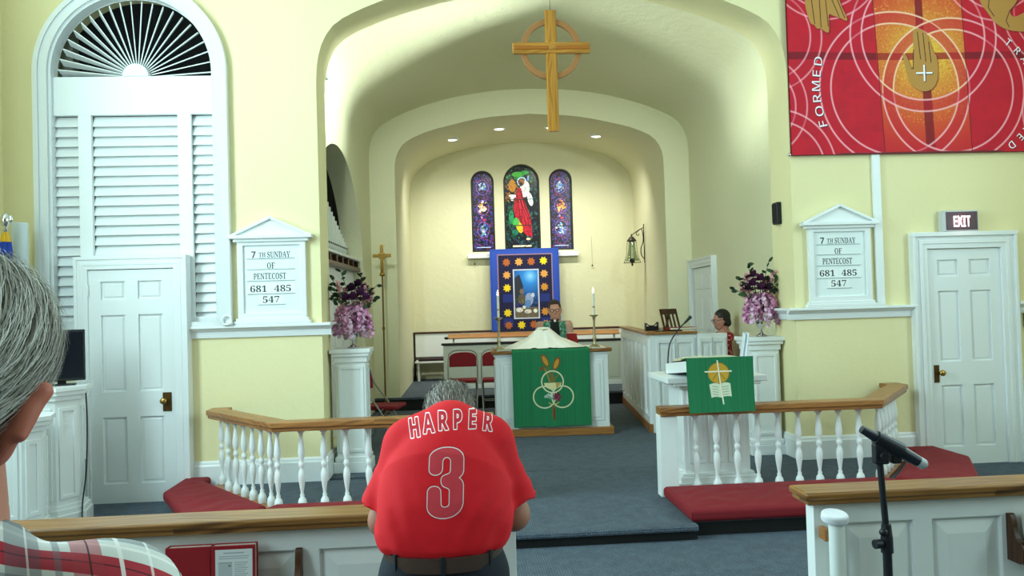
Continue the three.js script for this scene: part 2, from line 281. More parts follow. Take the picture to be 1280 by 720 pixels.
// --- the tall shuttered window with the fan head
{
  const w = sgroup('window_1', [WX, 0, 0]);
  const arch = (r, b) => { const p = new THREE.Shape(); p.moveTo(-r, b); p.lineTo(-r, WY); for (let i = 1; i <= 48; i++) { const a = Math.PI * (1 - i / 48); p.lineTo(r * Math.cos(a), WY + r * Math.sin(a)); } p.lineTo(r, b); p.closePath(); return p; };
  const ringG = (ro, ri, d, z) => { const s = arch(ro, 1.515); s.holes.push(new THREE.Path(arch(ri, 1.55).getPoints())); const g = extr(s, d, 0.006); g.translate(0, 0, z); return g; };
  mesh('casing', toCreasedNormals(join([ringG(0.815, 0.725, 0.05, 0), ringG(0.835, 0.795, 0.068, 0), ringG(0.74, 0.70, 0.12, -0.1)]), 0.6), white, w);
  mesh('backing', b2(-0.73, 0.73, 1.55, WY + 0.75, -0.34, -0.3), std('#050506', 0.9), w);
  mesh('transom_panel', b2(-0.705, 0.705, 3.42, 3.765, -0.06, -0.015, 0.004), white, w);
  const L = [[-0.7, -0.485, 1.6, 0, true], [-0.372, 0.378, 2.17, 1], [0.497, 0.728 - 0.03, 1.6, 2]];
  mesh('stile', b2(-0.485, -0.372, 1.56, 3.42, -0.06, -0.012, 0.004), white, w);
  mesh('stile', b2(0.378, 0.497, 1.56, 3.42, -0.06, -0.012, 0.004), white, w);
  mesh('sill', b2(-0.735, 0.735, 1.5, 1.6, -0.1, 0.0, 0.006), white, w);
  mesh('bottom_rail', b2(-0.372, 0.378, 2.05, 2.17, -0.06, -0.012, 0.004), white, w);
  const pitch = 0.0885, tilt = 0.4;
  L.forEach(([x0, x1, yb]) => {
    const g = bx(x1 - x0, 0.105, 0.009, 0, 0, 0, 0.004);
    for (let y = 3.375; y > yb - 0.01; y -= pitch) { const s = share('slat', g, white, w); s.position.set((x0 + x1) / 2, y - 0.005, -0.062); s.rotation.x = -tilt; }
  });
  // fan: wedge blades set nearly edge-on around a half-round hub
  const N = 22, al = 71 * CL;
  for (let i = 0; i < N; i++) {
    const a = Math.PI * (i + 0.5) / N, r0 = 0.085, r1 = 0.675, t = 0.0045, k = 0.078;
    const rad = V(Math.cos(a), Math.sin(a), 0), tan = V(-Math.sin(a), Math.cos(a), 0), nn = tan.clone().multiplyScalar(Math.sin(al)).add(V(0, 0, Math.cos(al))), ww = V().crossVectors(nn, rad);
    const sh = poly([[r0, -r0 * k], [r1, -r1 * k], [r1, r1 * k], [r0, r0 * k]]); const g = extr(sh, t * 2); g.translate(0, 0, -t);
    g.applyMatrix4(new THREE.Matrix4().makeBasis(rad, ww, nn).multiply(new THREE.Matrix4().makeRotationX(0))); g.computeVertexNormals();
    const m = mesh('fan_blade', g, white, w); m.position.set(0.02, 3.768, -0.075);
  }
  const hub = extr((() => { const s = new THREE.Shape(); s.absarc(0, 0, 0.115, 0, Math.PI); s.closePath(); return s; })(), 0.05, 0.006); hub.translate(0.02, 3.765, -0.065);
  mesh('fan_hub', hub, white, w);
}

// --- six-panelled doors; local frame: x along the wall from the leaf's left edge, z out of the wall
function sixPanel(w, h, zf, parent, m) {
  const cols = [[0.105, 0.31], [0.42, 0.625]].map(c => c.map(v => v * w / 0.73)), rows = [[0.165, 0.745], [0.965, 1.635], [1.77, 1.93]];
  const s = poly([[0, 0], [w, 0], [w, h], [0, h]]);
  for (const c of cols) for (const r of rows) s.holes.push(new THREE.Path(poly([[c[0], r[0]], [c[1], r[0]], [c[1], r[1]], [c[0], r[1]]]).getPoints()));
  const front = extr(s, 0.02); front.translate(0, 0, zf - 0.02);
  const leaf = mesh('leaf', [front, b2(0, w, 0, h, zf - 0.045, zf - 0.02)], m, parent);
  for (const c of cols) for (const r of rows) {
    const a = poly([[c[0] + 0.012, r[0] + 0.012], [c[1] - 0.012, r[0] + 0.012], [c[1] - 0.012, r[1] - 0.012], [c[0] + 0.012, r[1] - 0.012]]);
    const g = extr(a, 0.006, 0.012, { bevelThickness: 0.01, bevelSize: 0.018, bevelOffset: -0.018, bevelSegments: 1 }); g.translate(0, 0, zf - 0.028);
    mesh('panel', g, m, leaf);
  }
  return leaf;
}
function casing(x0, x1, w, top, z0, z1, bead = 0.018) {     // mitred frame round an opening x0..x1
  const ring = (a, b, t, d0, d1) => { const s = poly([[x0 - a, 0], [x0 - b, 0], [x0 - b, top + b], [x1 + b, top + b], [x1 + b, 0], [x1 + a, 0], [x1 + a, top + a], [x0 - a, top + a]]); const g = extr(s, d1 - d0, 0.004); g.translate(0, 0, d0); return g; };
  return [ring(w, 0, 0, z0, z1), ring(w, w - 0.03, 0, z1 - 0.002, z1 + bead), ring(w * 0.55, w * 0.3, 0, z1 - 0.002, z1 + bead * 0.5)];
}
function lockset(parent, x, y, z, kx, pw) {
  const p = mesh('lock_plate', bx(pw, 0.165, 0.008, x, y, z + 0.004, 0.003), oldbrass, parent);
  const k = lathe([[0, 0], [0.012, 0], [0.011, 0.022], [0.02, 0.03], [0.029, 0.042], [0.027, 0.056], [0.015, 0.063], [0, 0.064]], 18); k.rotateX(Math.PI / 2); k.translate(x + kx, y + 0.01, z + 0.006);
  mesh('door_knob', k, brass, p);
}
{
  const d = sgroup('door_1', [-4.18, 0, 0]);
  mesh('door_frame', [...casing(0, 0.73, 0.115, 2.035, 0, 0.115, 0.008), b2(-0.11, 0.84, 2.04, 2.13, 0.0, 0.1)], whiteDoor, d);
  const leaf = sixPanel(0.73, 2.03, 0.1, d, whiteDoor);
  lockset(d, 0.655, 0.865, 0.1, -0.018, 0.075);
  for (const y of [0.25, 1.0, 1.86]) mesh('hinge', bx(0.016, 0.1, 0.012, 0.0, y, 0.112, 0.003), whiteDoor, d);
}
{
  const d = sgroup('door_2', [3.46, 0, 0]);
  mesh('door_frame', [...casing(0, 0.73, 0.15, 2.035, 0, 0.055, 0.02), b2(-0.155, 0.885, 2.15, 2.19, 0, 0.085, 0.004)], whiteDoor, d);
  sixPanel(0.73, 2.03, 0.03, d, whiteDoor);
  lockset(d, 0.06, 0.855, 0.03, 0.03, 0.05);
  for (const y of [0.25, 1.0, 1.87]) mesh('hinge', bx(0.022, 0.11, 0.03, 0.738, y, 0.045, 0.003), whiteDoor, d);
}
{ // door in the right side wall of the chancel (its frame stands on the wall; local x runs towards the back)
  const d = sgroup('door_3', loc(2.415, 0.29, -3.55), TH - Math.PI / 2);
  d.scale.set(-1, 1, 1); d.scale.set(1, 1, 1); d.rotation.y = TH - Math.PI / 2;
  const inner = new THREE.Group(); 
  mesh('door_frame', casing(-1.2, -0.12, 0.13, 1.8, 0, 0.05), whiteDoor, d);
  const leaf = mesh('leaf', b2(-1.18, -0.14, 0, 1.79, 0.0, 0.012), whiteDoor, d);
  for (const [x0, x1] of [[-1.06, -0.74], [-0.6, -0.28]]) for (const [y0, y1] of [[0.2, 0.75], [0.9, 1.35], [1.48, 1.68]]) mesh('panel', bx(x1 - x0, y1 - y0, 0.02, (x0 + x1) / 2, (y0 + y1) / 2, 0.012, 0.009), whiteDoor, leaf);
}
// ================================================================ THINGS ON THE FRONT WALL
// --- hymn boards
const boardText = canvasTex(640, 760, (c, w, h) => {
  c.fillStyle = '#e9f1f0'; c.fillRect(0, 0, w, h);
  const put = (t, x, y, size, sx, font = 'serif', wt = 'bold') => { c.save(); c.translate(x, y); c.scale(sx, 1); c.fillStyle = '#15171c'; c.font = `${wt} ${size}px ${font}`; c.textBaseline = 'alphabetic'; c.fillText(t, 0, 0); c.restore(); };
  put('7', 92, 140, 104, 0.95, 'sans-serif'); put('TH', 176, 128, 66, 0.8); c.fillStyle = '#15171c'; c.fillRect(176, 138, 76, 4); put('SUNDAY', 268, 140, 92, 0.64);
  put('OF', 262, 262, 90, 0.72);
  put('PENTECOST', 112, 382, 96, 0.62);
  c.fillStyle = '#f1f6f5'; c.fillRect(52, 430, 250, 108); c.fillRect(312, 430, 262, 108);
  put('681', 70, 524, 102, 1.12); put('485', 338, 524, 102, 1.12);
  c.fillStyle = '#f1f6f5'; c.fillRect(170, 552, 262, 108); put('547', 206, 646, 102, 1.12);
});
function hymnBoard(x, label) {
  const o = thing('hymn_board', label, 'sign', [x, 1.515, 0]);
  mesh('plinth', [b2(-0.335, 0.335, 0, 0.03, 0, 0.075, 0.006), b2(-0.318, 0.318, 0.028, 0.055, 0, 0.062, 0.006)], white, o);
  const s = poly([[-0.3, 0.05], [0.3, 0.05], [0.3, 0.74], [-0.3, 0.74]]); s.holes.push(new THREE.Path(poly([[-0.25, 0.1], [0.25, 0.1], [0.25, 0.705], [-0.25, 0.705]]).getPoints()));
  const f = extr(s, 0.04, 0.004); f.translate(0, 0, 0.004); mesh('board_frame', f, white, o);
  const p = new THREE.PlaneGeometry(0.51, 0.606); p.translate(0, 0.403, 0.0262);
  const panel = mesh('letter_panel', b2(-0.256, 0.256, 0.095, 0.71, 0.004, 0.025), white, o);
  mesh('lettering', p, new THREE.MeshStandardMaterial({ map: boardText, roughness: 0.5 }), panel);
  for (const y of [0.7, 0.607, 0.5115, 0.409, 0.292, 0.196, 0.676]) { const wd = y < 0.2 ? 0.24 : 0.42; if (y !== 0.676 && y !== 0.7) mesh('letter_rail', bx(wd, 0.006, 0.008, -0.01, y - 0.02, 0.03, 0.002), std('#b9c4c6', 0.5), panel); }
  mesh('cornice', [b2(-0.33, 0.33, 0.735, 0.765, 0, 0.07, 0.006), b2(-0.365, 0.365, 0.763, 0.795, 0, 0.1, 0.006)], white, o);
  // pediment: a steep little roof with a front gable set behind its sloping lip
  const g = extr(poly([[-0.362, 0.795], [0.362, 0.795], [0, 0.958]]), 0.05, 0.005); g.translate(0, 0, 0.004);
  const lip = []; for (const sgn of [-1, 1]) { const q = poly([[sgn * 0.368, 0.793], [0, 0.962], [0, 0.935], [sgn * 0.31, 0.793]]); const e = extr(q, 0.085, 0.004); lip.push(e); }
  const ped = mesh('pediment', [g, ...lip], white, o);
  return o;
}
hymnBoard(-2.615, 'white hymn board with a gabled top standing on the wall ledge left of the arch');
hymnBoard(2.62, 'white hymn board with a gabled top standing on the wall ledge right of the arch');
{
  const o = thing('ledge_ornament', 'small white curled ornament on the wall ledge beside the left hymn board', 'ornament', [-3.0, 1.515, 0.088]);
  mesh('coil', [tube([[-0.035, 0.012, 0], [-0.045, 0.05, 0], [-0.015, 0.085, 0], [0.025, 0.075, 0], [0.03, 0.04, 0], [0.0, 0.028, 0]], 0.012, 30, 8), sph(0.022, 0.03, 0.02, 0.01)], white, o);
  mesh('foot', sph(0.04, 0, 0.008, 0, 1, 0.3, 0.7), white, o);
}
// --- exit sign
{
  const o = thing('exit_sign', 'lit EXIT sign with white letters on dark maroon above the right door', 'sign', [3.785, 2.19, 0.0]);
  mesh('housing', b2(-0.175, 0.175, 0, 0.2, 0.0, 0.085, 0.008), std('#c9cbcc', 0.5), o);
  const face = draw => canvasTex(512, 280, draw);
  const txt = c => { c.save(); c.translate(256, 140); c.scale(0.72, 1.25); c.font = 'bold 190px sans-serif'; c.textAlign = 'center'; c.textBaseline = 'middle'; c.fillText('EXIT', 0, 8); c.restore(); };
  const map = face((c, w, h) => { c.fillStyle = '#43202e'; c.fillRect(0, 0, w, h); c.fillStyle = '#ffffff'; txt(c); });
  const em = face((c, w, h) => { c.fillStyle = '#0a0205'; c.fillRect(0, 0, w, h); c.fillStyle = '#fff4f4'; txt(c); });
  const p = new THREE.PlaneGeometry(0.31, 0.172); p.translate(0.008, 0.1, 0.087);
  mesh('sign_face', p, new THREE.MeshStandardMaterial({ map, emissiveMap: em, emissive: '#ffffff', emissiveIntensity: 0.9, roughness: 0.4 }), o);
  const l = new THREE.PointLight('#ffdfe0', 0.04, 3); l.position.set(0, 0.1, 0.12); l.castShadow = true; o.add(l);
}
// --- the red banner
{
  const W = 2.6, H = 2.3, S = 700;                          // metres, canvas pixels per metre
  const px = (X, Y) => [(X / 3.6 - 9) / 127 * S + 4, (H - ((192 - Y / 3.6) / 131)) * S];   // from the measured drawing
  const map = canvasTex(Math.round(W * S), Math.round(H * S), (c, w, h) => {
    const k = S / 127 / 3.6, r = rng(5);
    c.fillStyle = '#c8142a'; c.fillRect(0, 0, w, h);
    for (let i = 0; i < 2600; i++) { c.fillStyle = `rgba(${120 + r() * 120 | 0},${r() * 30 | 0},${20 + r() * 40 | 0},0.06)`; const s = 20 + r() * 90; c.fillRect(r() * w, r() * h, s, s * (0.4 + r())); }
    const P = (X, Y) => { const q = px(X, Y); return q; };
    const grad = (x, y, r0, stops) => { const g = c.createRadialGradient(x, y, 2, x, y, r0); stops.forEach(([o, s]) => g.addColorStop(o, s)); return g; };
    const path = (pts) => { c.beginPath(); pts.forEach((p, i) => { const q = P(...p); i ? c.lineTo(...q) : c.moveTo(...q); }); c.closePath(); };
    const curve = (pts) => { c.beginPath(); const q = pts.map(p => P(...p)); const n = q.length; const mid = (a, b) => [(a[0] + b[0]) / 2, (a[1] + b[1]) / 2]; c.moveTo(...mid(q[n - 1], q[0])); for (let i = 0; i < n; i++) { const m = mid(q[i], q[(i + 1) % n]); c.quadraticCurveTo(q[i][0], q[i][1], m[0], m[1]); } c.closePath(); };
    // middle panel with its golden glow
    const [gx, gy] = P(640, 250);
    path([[400, -330], [805, -330], [838, 700], [445, 700]]); c.save(); c.clip();
    c.fillStyle = grad(gx, gy, 520 * k, [[0, '#ecd04e'], [0.12, '#e6b43e'], [0.3, '#dd8a34'], [0.55, '#d8542a'], [0.8, '#cc2a2a'], [1, '#c81c2a']]); c.fillRect(0, 0, w, h);
    for (let i = 0; i < 5200; i++) { const a = r() * 7, q = Math.pow(r(), 0.6) * 330 * k; c.fillStyle = r() < 0.55 ? 'rgba(255,226,110,0.30)' : 'rgba(200,60,20,0.28)'; c.fillRect(gx + Math.cos(a) * q, gy + Math.sin(a) * q * 0.9, 3 + r() * 7, 3 + r() * 7); }
    c.restore();
    // dark cross bars
    c.fillStyle = 'rgba(118,12,30,0.85)';
    path([[0, 232], [420, 240], [420, 272], [0, 266]]); c.fill(); path([[825, 238], [1160, 240], [1160, 272], [825, 270]]); c.fill();
    c.fillStyle = 'rgba(150,34,26,0.75)'; path([[420, 240], [825, 240], [825, 270], [420, 272]]); c.fill();
    c.fillStyle = 'rgba(120,14,28,0.8)'; path([[600, -330], [630, -330], [640, 140], [606, 140]]); c.fill(); path([[626, 400], [664, 400], [674, 700], [634, 700]]); c.fill();
    // interlaced rings: two pale lines each
    const ring = (X, Y, R, al = 0.9, tint = '240,150,160') => { const [x, y] = P(X, Y); c.lineWidth = 50 * k; c.strokeStyle = `rgba(196,16,44,${al * 0.5})`; c.beginPath(); c.arc(x, y, (R - 25) * k, 0, 7); c.stroke(); for (const q of [R, R - 50]) { c.lineWidth = 11 * k; c.strokeStyle = `rgba(${tint},${al * 0.45})`; c.beginPath(); c.arc(x, y, q * k, 0, 7); c.stroke(); c.lineWidth = 6.5 * k; c.strokeStyle = `rgba(255,196,200,${al * 0.8})`; c.beginPath(); c.arc(x, y, q * k, 0, 7); c.stroke(); } };
    ring(500, 402, 337); ring(762, 412, 318); ring(635, 165, 328);
    ring(-60, 160, 240, 0.7); ring(-120, 470, 224, 0.7); ring(-40, 760, 265, 0.8); ring(1240, 60, 240, 0.7); ring(1330, 520, 260, 0.7); ring(200, -180, 260, 0.7); ring(980, -160, 250, 0.7);
    // seams of the middle panel
    c.strokeStyle = 'rgba(70,5,20,0.55)'; c.lineWidth = 4 * k; c.beginPath(); c.moveTo(...P(400, -330)); c.lineTo(...P(445, 700)); c.moveTo(...P(805, -330)); c.lineTo(...P(838, 700)); c.stroke();
    // pale gold where the rings cross the glow
    c.save(); path([[425, 40], [815, 40], [830, 420], [440, 420]]); c.clip(); c.globalAlpha = 0.55; for (const [X, Y, R] of [[500, 402, 337], [762, 412, 318], [635, 165, 328]]) { const [x, y] = P(X, Y); for (const q of [R, R - 50]) { c.lineWidth = 5 * k; c.strokeStyle = '#f6e08a'; c.beginPath(); c.arc(x, y, q * k, 0, 7); c.stroke(); } } c.restore();
    // hands in tan cloth
    const tan = '#bb8844', line = '#4a2a14';
    const hand = (pts, folds) => { c.shadowColor = 'rgba(60,0,10,0.6)'; c.shadowBlur = 10; c.shadowOffsetX = 6; c.shadowOffsetY = 6; curve(pts); c.fillStyle = tan; c.fill(); c.shadowColor = 'transparent'; c.strokeStyle = line; c.lineWidth = 3.5 * k; folds.forEach(f => { c.beginPath(); f.forEach((p, i) => { const q = P(...p); i ? c.lineTo(...q) : c.moveTo(...q); }); c.stroke(); }); };
    hand([[560, 250], [540, 236], [545, 262], [556, 330], [575, 385], [620, 415], [660, 412], [690, 380], [698, 320], [694, 250], [682, 245], [668, 200], [655, 160], [632, 135], [605, 128], [590, 140], [592, 210], [592, 290], [582, 310], [572, 290]], [[[612, 145], [622, 270]], [[636, 150], [645, 280]], [[660, 190], [668, 285]], [[592, 225], [588, 310], [578, 310]]]);
    hand([[130, -60], [108, 0], [118, 60], [132, 110], [150, 112], [160, 132], [178, 128], [190, 140], [214, 152], [216, 120], [214, 60], [232, 72], [262, 80], [300, 102], [292, 70], [268, 20], [256, -60]], [[[140, -10], [152, 110]], [[176, -10], [180, 125]], [[204, 0], [212, 120]], [[232, 0], [262, 78]], [[252, -10], [286, 84]]]);
    hand([[880, -60], [900, 20], [930, 60], [960, 110], [1010, 142], [1070, 150], [1130, 150], [1180, 80], [1170, 30], [1100, 60], [1050, 90], [1025, 60], [1060, 20], [1085, -20], [1020, -80], [950, -90]], [[[940, 0], [935, 40], [960, 80]], [[1025, 130], [1012, 100], [1030, 55], [1075, 15]]]);
    // the small white cross on the palm
    c.shadowColor = 'rgba(20,0,30,0.8)'; c.shadowBlur = 6; c.shadowOffsetX = 4; c.shadowOffsetY = 4; c.fillStyle = '#fbfbff'; { const [x, y] = P(636, 331); c.fillRect(x - 36 * k, y - 3.6 * k, 72 * k, 7.2 * k); c.fillRect(x - 3.6 * k, y - 36 * k, 7.2 * k, 72 * k); }
    // lettering
    c.fillStyle = '#f6f4fb'; const put = (t, X, Y, ang, size, sx) => { c.save(); const [x, y] = P(X, Y); c.translate(x, y); c.rotate(ang); c.scale(sx, 1); c.font = `${size * k}px sans-serif`; c.textAlign = 'center'; c.textBaseline = 'middle'; c.fillText(t, 0, 0); c.restore(); };
    const word = 'FORMED', ys = [556, 498, 443, 386, 331, 276], xs = [172, 158, 149, 147, 152, 161];
    [...word].forEach((ch, i) => put(ch, xs[i], ys[i], -Math.PI / 2 + [-0.2, -0.14, -0.06, 0.02, 0.08, 0.13][i], 50, i === 3 ? 1.25 : 1.4));
    const w2 = 'TRANSFORMED'; [...w2].forEach((ch, i) => { const a = -0.92 + i * 0.185; put(ch, 842 + Math.cos(a) * 290, 430 + Math.sin(a) * 290, a + Math.PI / 2, 44, 1.1); });
  });
  const o = thing('wall_banner', 'large red wall banner with tan hands, interlaced rings and a golden centre', 'banner', [2.19, 2.945, 0.03]);
  const g = new THREE.PlaneGeometry(W, H, 60, 40); g.translate(W / 2, H / 2, 0); const p = g.attributes.position;
  for (let i = 0; i < p.count; i++) p.setZ(i, 0.012 + 0.008 * Math.sin(p.getX(i) * 3.1 + 0.6) + 0.004 * Math.sin(p.getX(i) * 9 + p.getY(i)));
  g.computeVertexNormals();
  mesh('cloth', g, new THREE.MeshStandardMaterial({ map, roughness: 0.82, side: THREE.DoubleSide }), o);
  mesh('lining', b2(0.0, W, 0.0, H, -0.012, -0.004), std('#7d1020', 0.9), o);
  mesh('hem_rod', [cyl(0.011, 0.011, V(-0.012, 0.006, 0.006), V(W, 0.006, 0.006))], std('#6d1420', 0.6), o);
  mesh('rod_knob', [sph(0.017, -0.02, 0.006, 0.006)], silver, o);
}
// --- small black speaker on the reveal of the arch, grey box beyond the right door
{
  const o = thing('wall_speaker', 'slim black speaker fixed inside the right reveal of the arch', 'speaker', [2.19, 2.33, -0.3]);
  mesh('cabinet', b2(-0.05, 0, 0, 0.215, -0.06, 0.06, 0.01), blackPlastic, o);
  mesh('grille', b2(-0.056, -0.048, 0.015, 0.2, -0.05, 0.05, 0.003), std('#08090a', 0.8), o);
}
{
  const o = thing('switch_box', 'grey box with bars on the wall beyond the right door', 'box', [4.42, 1.27, 0]);
  mesh('case', b2(0, 0.2, 0, 0.13, 0, 0.04, 0.006), std('#5b646a', 0.5), o);
  for (let i = 0; i < 5; i++) mesh('bar', b2(0.02 + i * 0.035, 0.038 + i * 0.035, 0.02, 0.11, 0.036, 0.048, 0.003), std('#a5b0b4', 0.5), o);
}
// --- the hanging cross
{
  const o = thing('hanging_cross', 'golden wooden cross with a ring, hung in the mouth of the arch', 'cross', [-0.01, 4.05, -0.22], 0);
  const ridge = (len, w, d) => { const s = poly([[-w / 2, 0], [-w * 0.28, d], [0, d * 0.82], [w * 0.28, d], [w / 2, 0], [w * 0.35, -0.02], [-w * 0.35, -0.02]]); const g = extr(s, len); g.translate(0, 0, -len / 2); return g; };
  const v = ridge(1.155, 0.112, 0.035); v.rotateX(-Math.PI / 2); v.rotateY(Math.PI); v.rotateY(Math.PI); v.translate(0, -0.215, 0);
  const up = uvm(v, 'y'); 
  mesh('upright', up, goldwood, o);
  const hz = ridge(0.74, 0.112, 0.036); hz.rotateY(Math.PI / 2); hz.rotateX(0); const hh = hz.clone(); hh.rotateX(Math.PI / 2); 
  mesh('crossbar', uvm(bx(0.745, 0.108, 0.05, 0, 0, 0.005, 0.012)), goldwood, o);
  mesh('crossbar_ridge', [...[-1, 1].map(s => uvm(bx(0.335, 0.04, 0.03, s * 0.195, 0, 0.024, 0.012)))], std('#a9641c', 0.35), o);
  const ringShape = new THREE.Shape(); ringShape.absarc(0, 0, 0.292, 0, Math.PI * 2); const h = new THREE.Path(); h.absarc(0, 0, 0.238, 0, Math.PI * 2); ringShape.holes.push(h);
  const rg = extr(ringShape, 0.03, 0.006, { curveSegments: 64 }); rg.translate(0, 0, -0.045); mesh('ring', uvm(rg), std('#a5703e', 0.45), o);
  mesh('hanging_wire', [cyl(0.0025, 0.0025, V(0, 0.36, 0), V(0, 0.66, 0), 6)], iron, o);
}
// ================================================================ THE CHANCEL
// --- stained glass
function glassPicture(kind) {
  return canvasTex(256, kind === 'c' ? 620 : 840, (c, w, h) => {
    const r = rng(kind.charCodeAt(0)); c.fillStyle = '#0c0d16'; c.fillRect(0, 0, w, h);
    const cell = (x, y, a, b, col) => { c.fillStyle = col; c.beginPath(); c.moveTo(x - a, y); c.lineTo(x - a * 0.2, y - b); c.lineTo(x + a, y - b * 0.3); c.lineTo(x + a * 0.5, y + b); c.closePath(); c.fill(); };
    const blob = (x, y, a, b, col, rot = 0) => { c.fillStyle = col; c.beginPath(); c.ellipse(x, y, a, b, rot, 0, 7); c.fill(); };
    if (kind === 'c') {
      for (let i = 0; i < 500; i++) { const y = r() * h, x = r() * w; cell(x, y, 6 + r() * 7, 6 + r() * 8, y < h * 0.2 ? ['#1f5a2a', '#123c20', '#2f7a33', '#0d1a14'][r() * 4 | 0] : x < w * 0.4 && y < h * 0.42 ? ['#6b4a1c', '#8a5a1e', '#4a3413'][r() * 3 | 0] : x > w * 0.62 ? ['#12201f', '#1d3a44', '#0e1620', '#26504c'][r() * 4 | 0] : ['#0f3a2a', '#16533a', '#0b2418', '#1a2c40'][r() * 4 | 0]); }
      blob(w * 0.42, h * 0.11, 44, 20, '#3f9a35'); blob(w * 0.62, h * 0.09, 28, 14, '#2f8a3c'); blob(w * 0.25, h * 0.24, 26, 46, '#a9701e');
      blob(w * 0.70, h * 0.16, 7, 20, '#7fa0e0'); blob(w * 0.60, h * 0.28, 34, 60, '#d9dcd0', 0.1); blob(w * 0.74, h * 0.4, 18, 50, '#dfe6e0', -0.2); blob(w * 0.28, h * 0.36, 34, 10, '#f5f7f2', 0.1); blob(w * 0.24, h * 0.39, 12, 16, '#f2f2e6');
      c.lineWidth = 7; c.strokeStyle = '#bcd6f2'; c.beginPath(); c.arc(w * 0.52, h * 0.195, 30, 0, 7); c.stroke(); blob(w * 0.52, h * 0.2, 20, 25, '#8a5a34'); blob(w * 0.5, h * 0.225, 14, 14, '#40240f');
      c.fillStyle = '#9a1428'; c.beginPath(); c.moveTo(w * 0.40, h * 0.26); c.lineTo(w * 0.5, h * 0.27); c.lineTo(w * 0.56, h * 0.4); c.lineTo(w * 0.74, h * 0.6); c.lineTo(w * 0.78, h * 0.84); c.lineTo(w * 0.62, h * 0.82); c.lineTo(w * 0.36, h * 0.7); c.lineTo(w * 0.26, h * 0.5); c.closePath(); c.fill();
      for (let i = 0; i < 16; i++) { c.strokeStyle = i % 2 ? 'rgba(60,4,18,0.8)' : 'rgba(210,50,60,0.5)'; c.lineWidth = 4; c.beginPath(); c.moveTo(w * (0.38 + r() * 0.15), h * (0.3 + r() * 0.1)); c.lineTo(w * (0.4 + r() * 0.34), h * (0.6 + r() * 0.22)); c.stroke(); }
      blob(w * 0.42, h * 0.72, 22, 44, '#c0a01e', -0.3); blob(w * 0.32, h * 0.66, 26, 30, '#3f9440'); blob(w * 0.2, h * 0.6, 18, 50, '#1e7a4a'); blob(w * 0.3, h * 0.78, 24, 20, '#17624a'); blob(w * 0.66, h * 0.86, 16, 8, '#e0b890');
      c.fillStyle = '#cfc6a8'; c.fillRect(w * 0.22, h * 0.93, w * 0.52, 12);
    } else {
      const pal = ['#2a2a72', '#3a2f8a', '#4a2a70', '#20245a', '#5a3a90', '#15204a', '#6a2450'];
      for (let i = 0; i < 700; i++) cell(r() * w, r() * h, 5 + r() * 8, 5 + r() * 9, pal[r() * pal.length | 0]);
      const med = (y, a) => { for (let i = 0; i < 40; i++) { const t = r() * 7, q = r(); blob(w * 0.5 + Math.cos(t) * q * 52, h * y + Math.sin(t) * q * 62, 6 + r() * 7, 5 + r() * 9, a[r() * a.length | 0], r() * 3); } };
      for (const y of [0.2, 0.45, 0.72]) { c.strokeStyle = '#7a5aa8'; c.lineWidth = 6; c.beginPath(); c.ellipse(w * 0.5, h * y, 66, 78, 0, 0, 7); c.stroke(); }
      const cool = ['#8fb0d8', '#4a7ab8', '#c6d8ea', '#3a5aa0', '#7a9a7a'];
      med(0.2, cool); med(0.45, kind === 'l' ? ['#f2f0dc', '#d8a84a', '#a86a2a', '#fbf8ee'] : ['#e8982a', '#c86a16', '#ffd27a', '#a8480e']); med(0.72, cool);
      blob(w * 0.5, h * 0.38, 10, 16, kind === 'l' ? '#f4f4ff' : '#b04a50'); blob(w * 0.55, h * 0.6, 18, 12, '#b02038'); blob(w * 0.45, h * 0.57, 10, 12, '#c070a0');
      c.strokeStyle = '#8a2a40'; c.lineWidth = 4; c.beginPath(); for (let i = 0; i < 9; i++) { c.moveTo(w * 0.2, h * (0.1 + i * 0.1)); c.lineTo(w * 0.8, h * (0.16 + i * 0.1)); } c.stroke();
      c.fillStyle = '#9ab0dc'; c.fillRect(w * 0.2, h * 0.935, w * 0.6, 9);
    }
    c.strokeStyle = 'rgba(5,6,10,0.8)'; c.lineWidth = 2.2; for (let i = 0; i < 130; i++) { const x = r() * w, y = r() * h, a = r() * 7; c.beginPath(); c.moveTo(x, y); c.lineTo(x + Math.cos(a) * 34, y + Math.sin(a) * 34); c.stroke(); }
    c.strokeStyle = '#07080d'; c.lineWidth = kind === 'c' ? 26 : 34; c.strokeRect(0, 0, w, h);
  });
}
SG.forEach((q, i) => {
  const o = sgroup('window_' + (i + 2), loc(0, 0, -8.1), TH), kind = 'lcr'[i], map = glassPicture(kind);
  const s = roundHead(q.x0, q.x1, SGB, q.top), g = new THREE.ShapeGeometry(s, 24), p = g.attributes.position, uv = g.attributes.uv;
  for (let k = 0; k < p.count; k++) uv.setXY(k, (p.getX(k) - q.x0) / (q.x1 - q.x0), (p.getY(k) - SGB) / (q.top - SGB));
  mesh('stained_pane', g, new THREE.MeshStandardMaterial({ map, emissiveMap: map, emissive: '#ffffff', emissiveIntensity: 0.75, roughness: 0.25 }), o);
  const back = extr(roundHead(q.x0, q.x1, SGB, q.top), 0.02); back.translate(0, 0, -0.03); mesh('glazing_back', back, dark, o);
  const rim = roundHead(q.x0, q.x1, SGB, q.top); rim.holes.push(roundHead(q.x0 + 0.035, q.x1 - 0.035, SGB + 0.035, q.top - 0.035, THREE.Path)); const e = extr(rim, 0.03, 0.004); e.translate(0, 0, -0.005); mesh('lead_frame', e, std('#101216', 0.5), o);
  mesh('saddle_bar', [0.3, 0.6].map(t => b2(q.x0 + 0.03, q.x1 - 0.03, SGB + t * (q.top - SGB) - 0.006, SGB + t * (q.top - SGB) + 0.006, 0.004, 0.014)), std('#101216', 0.5), o);
});
struct('trim_5', toChancel(b2(-1.045, 1.03, 2.515, 2.6, -8.02, -7.88, 0.01)), white);      // window ledge
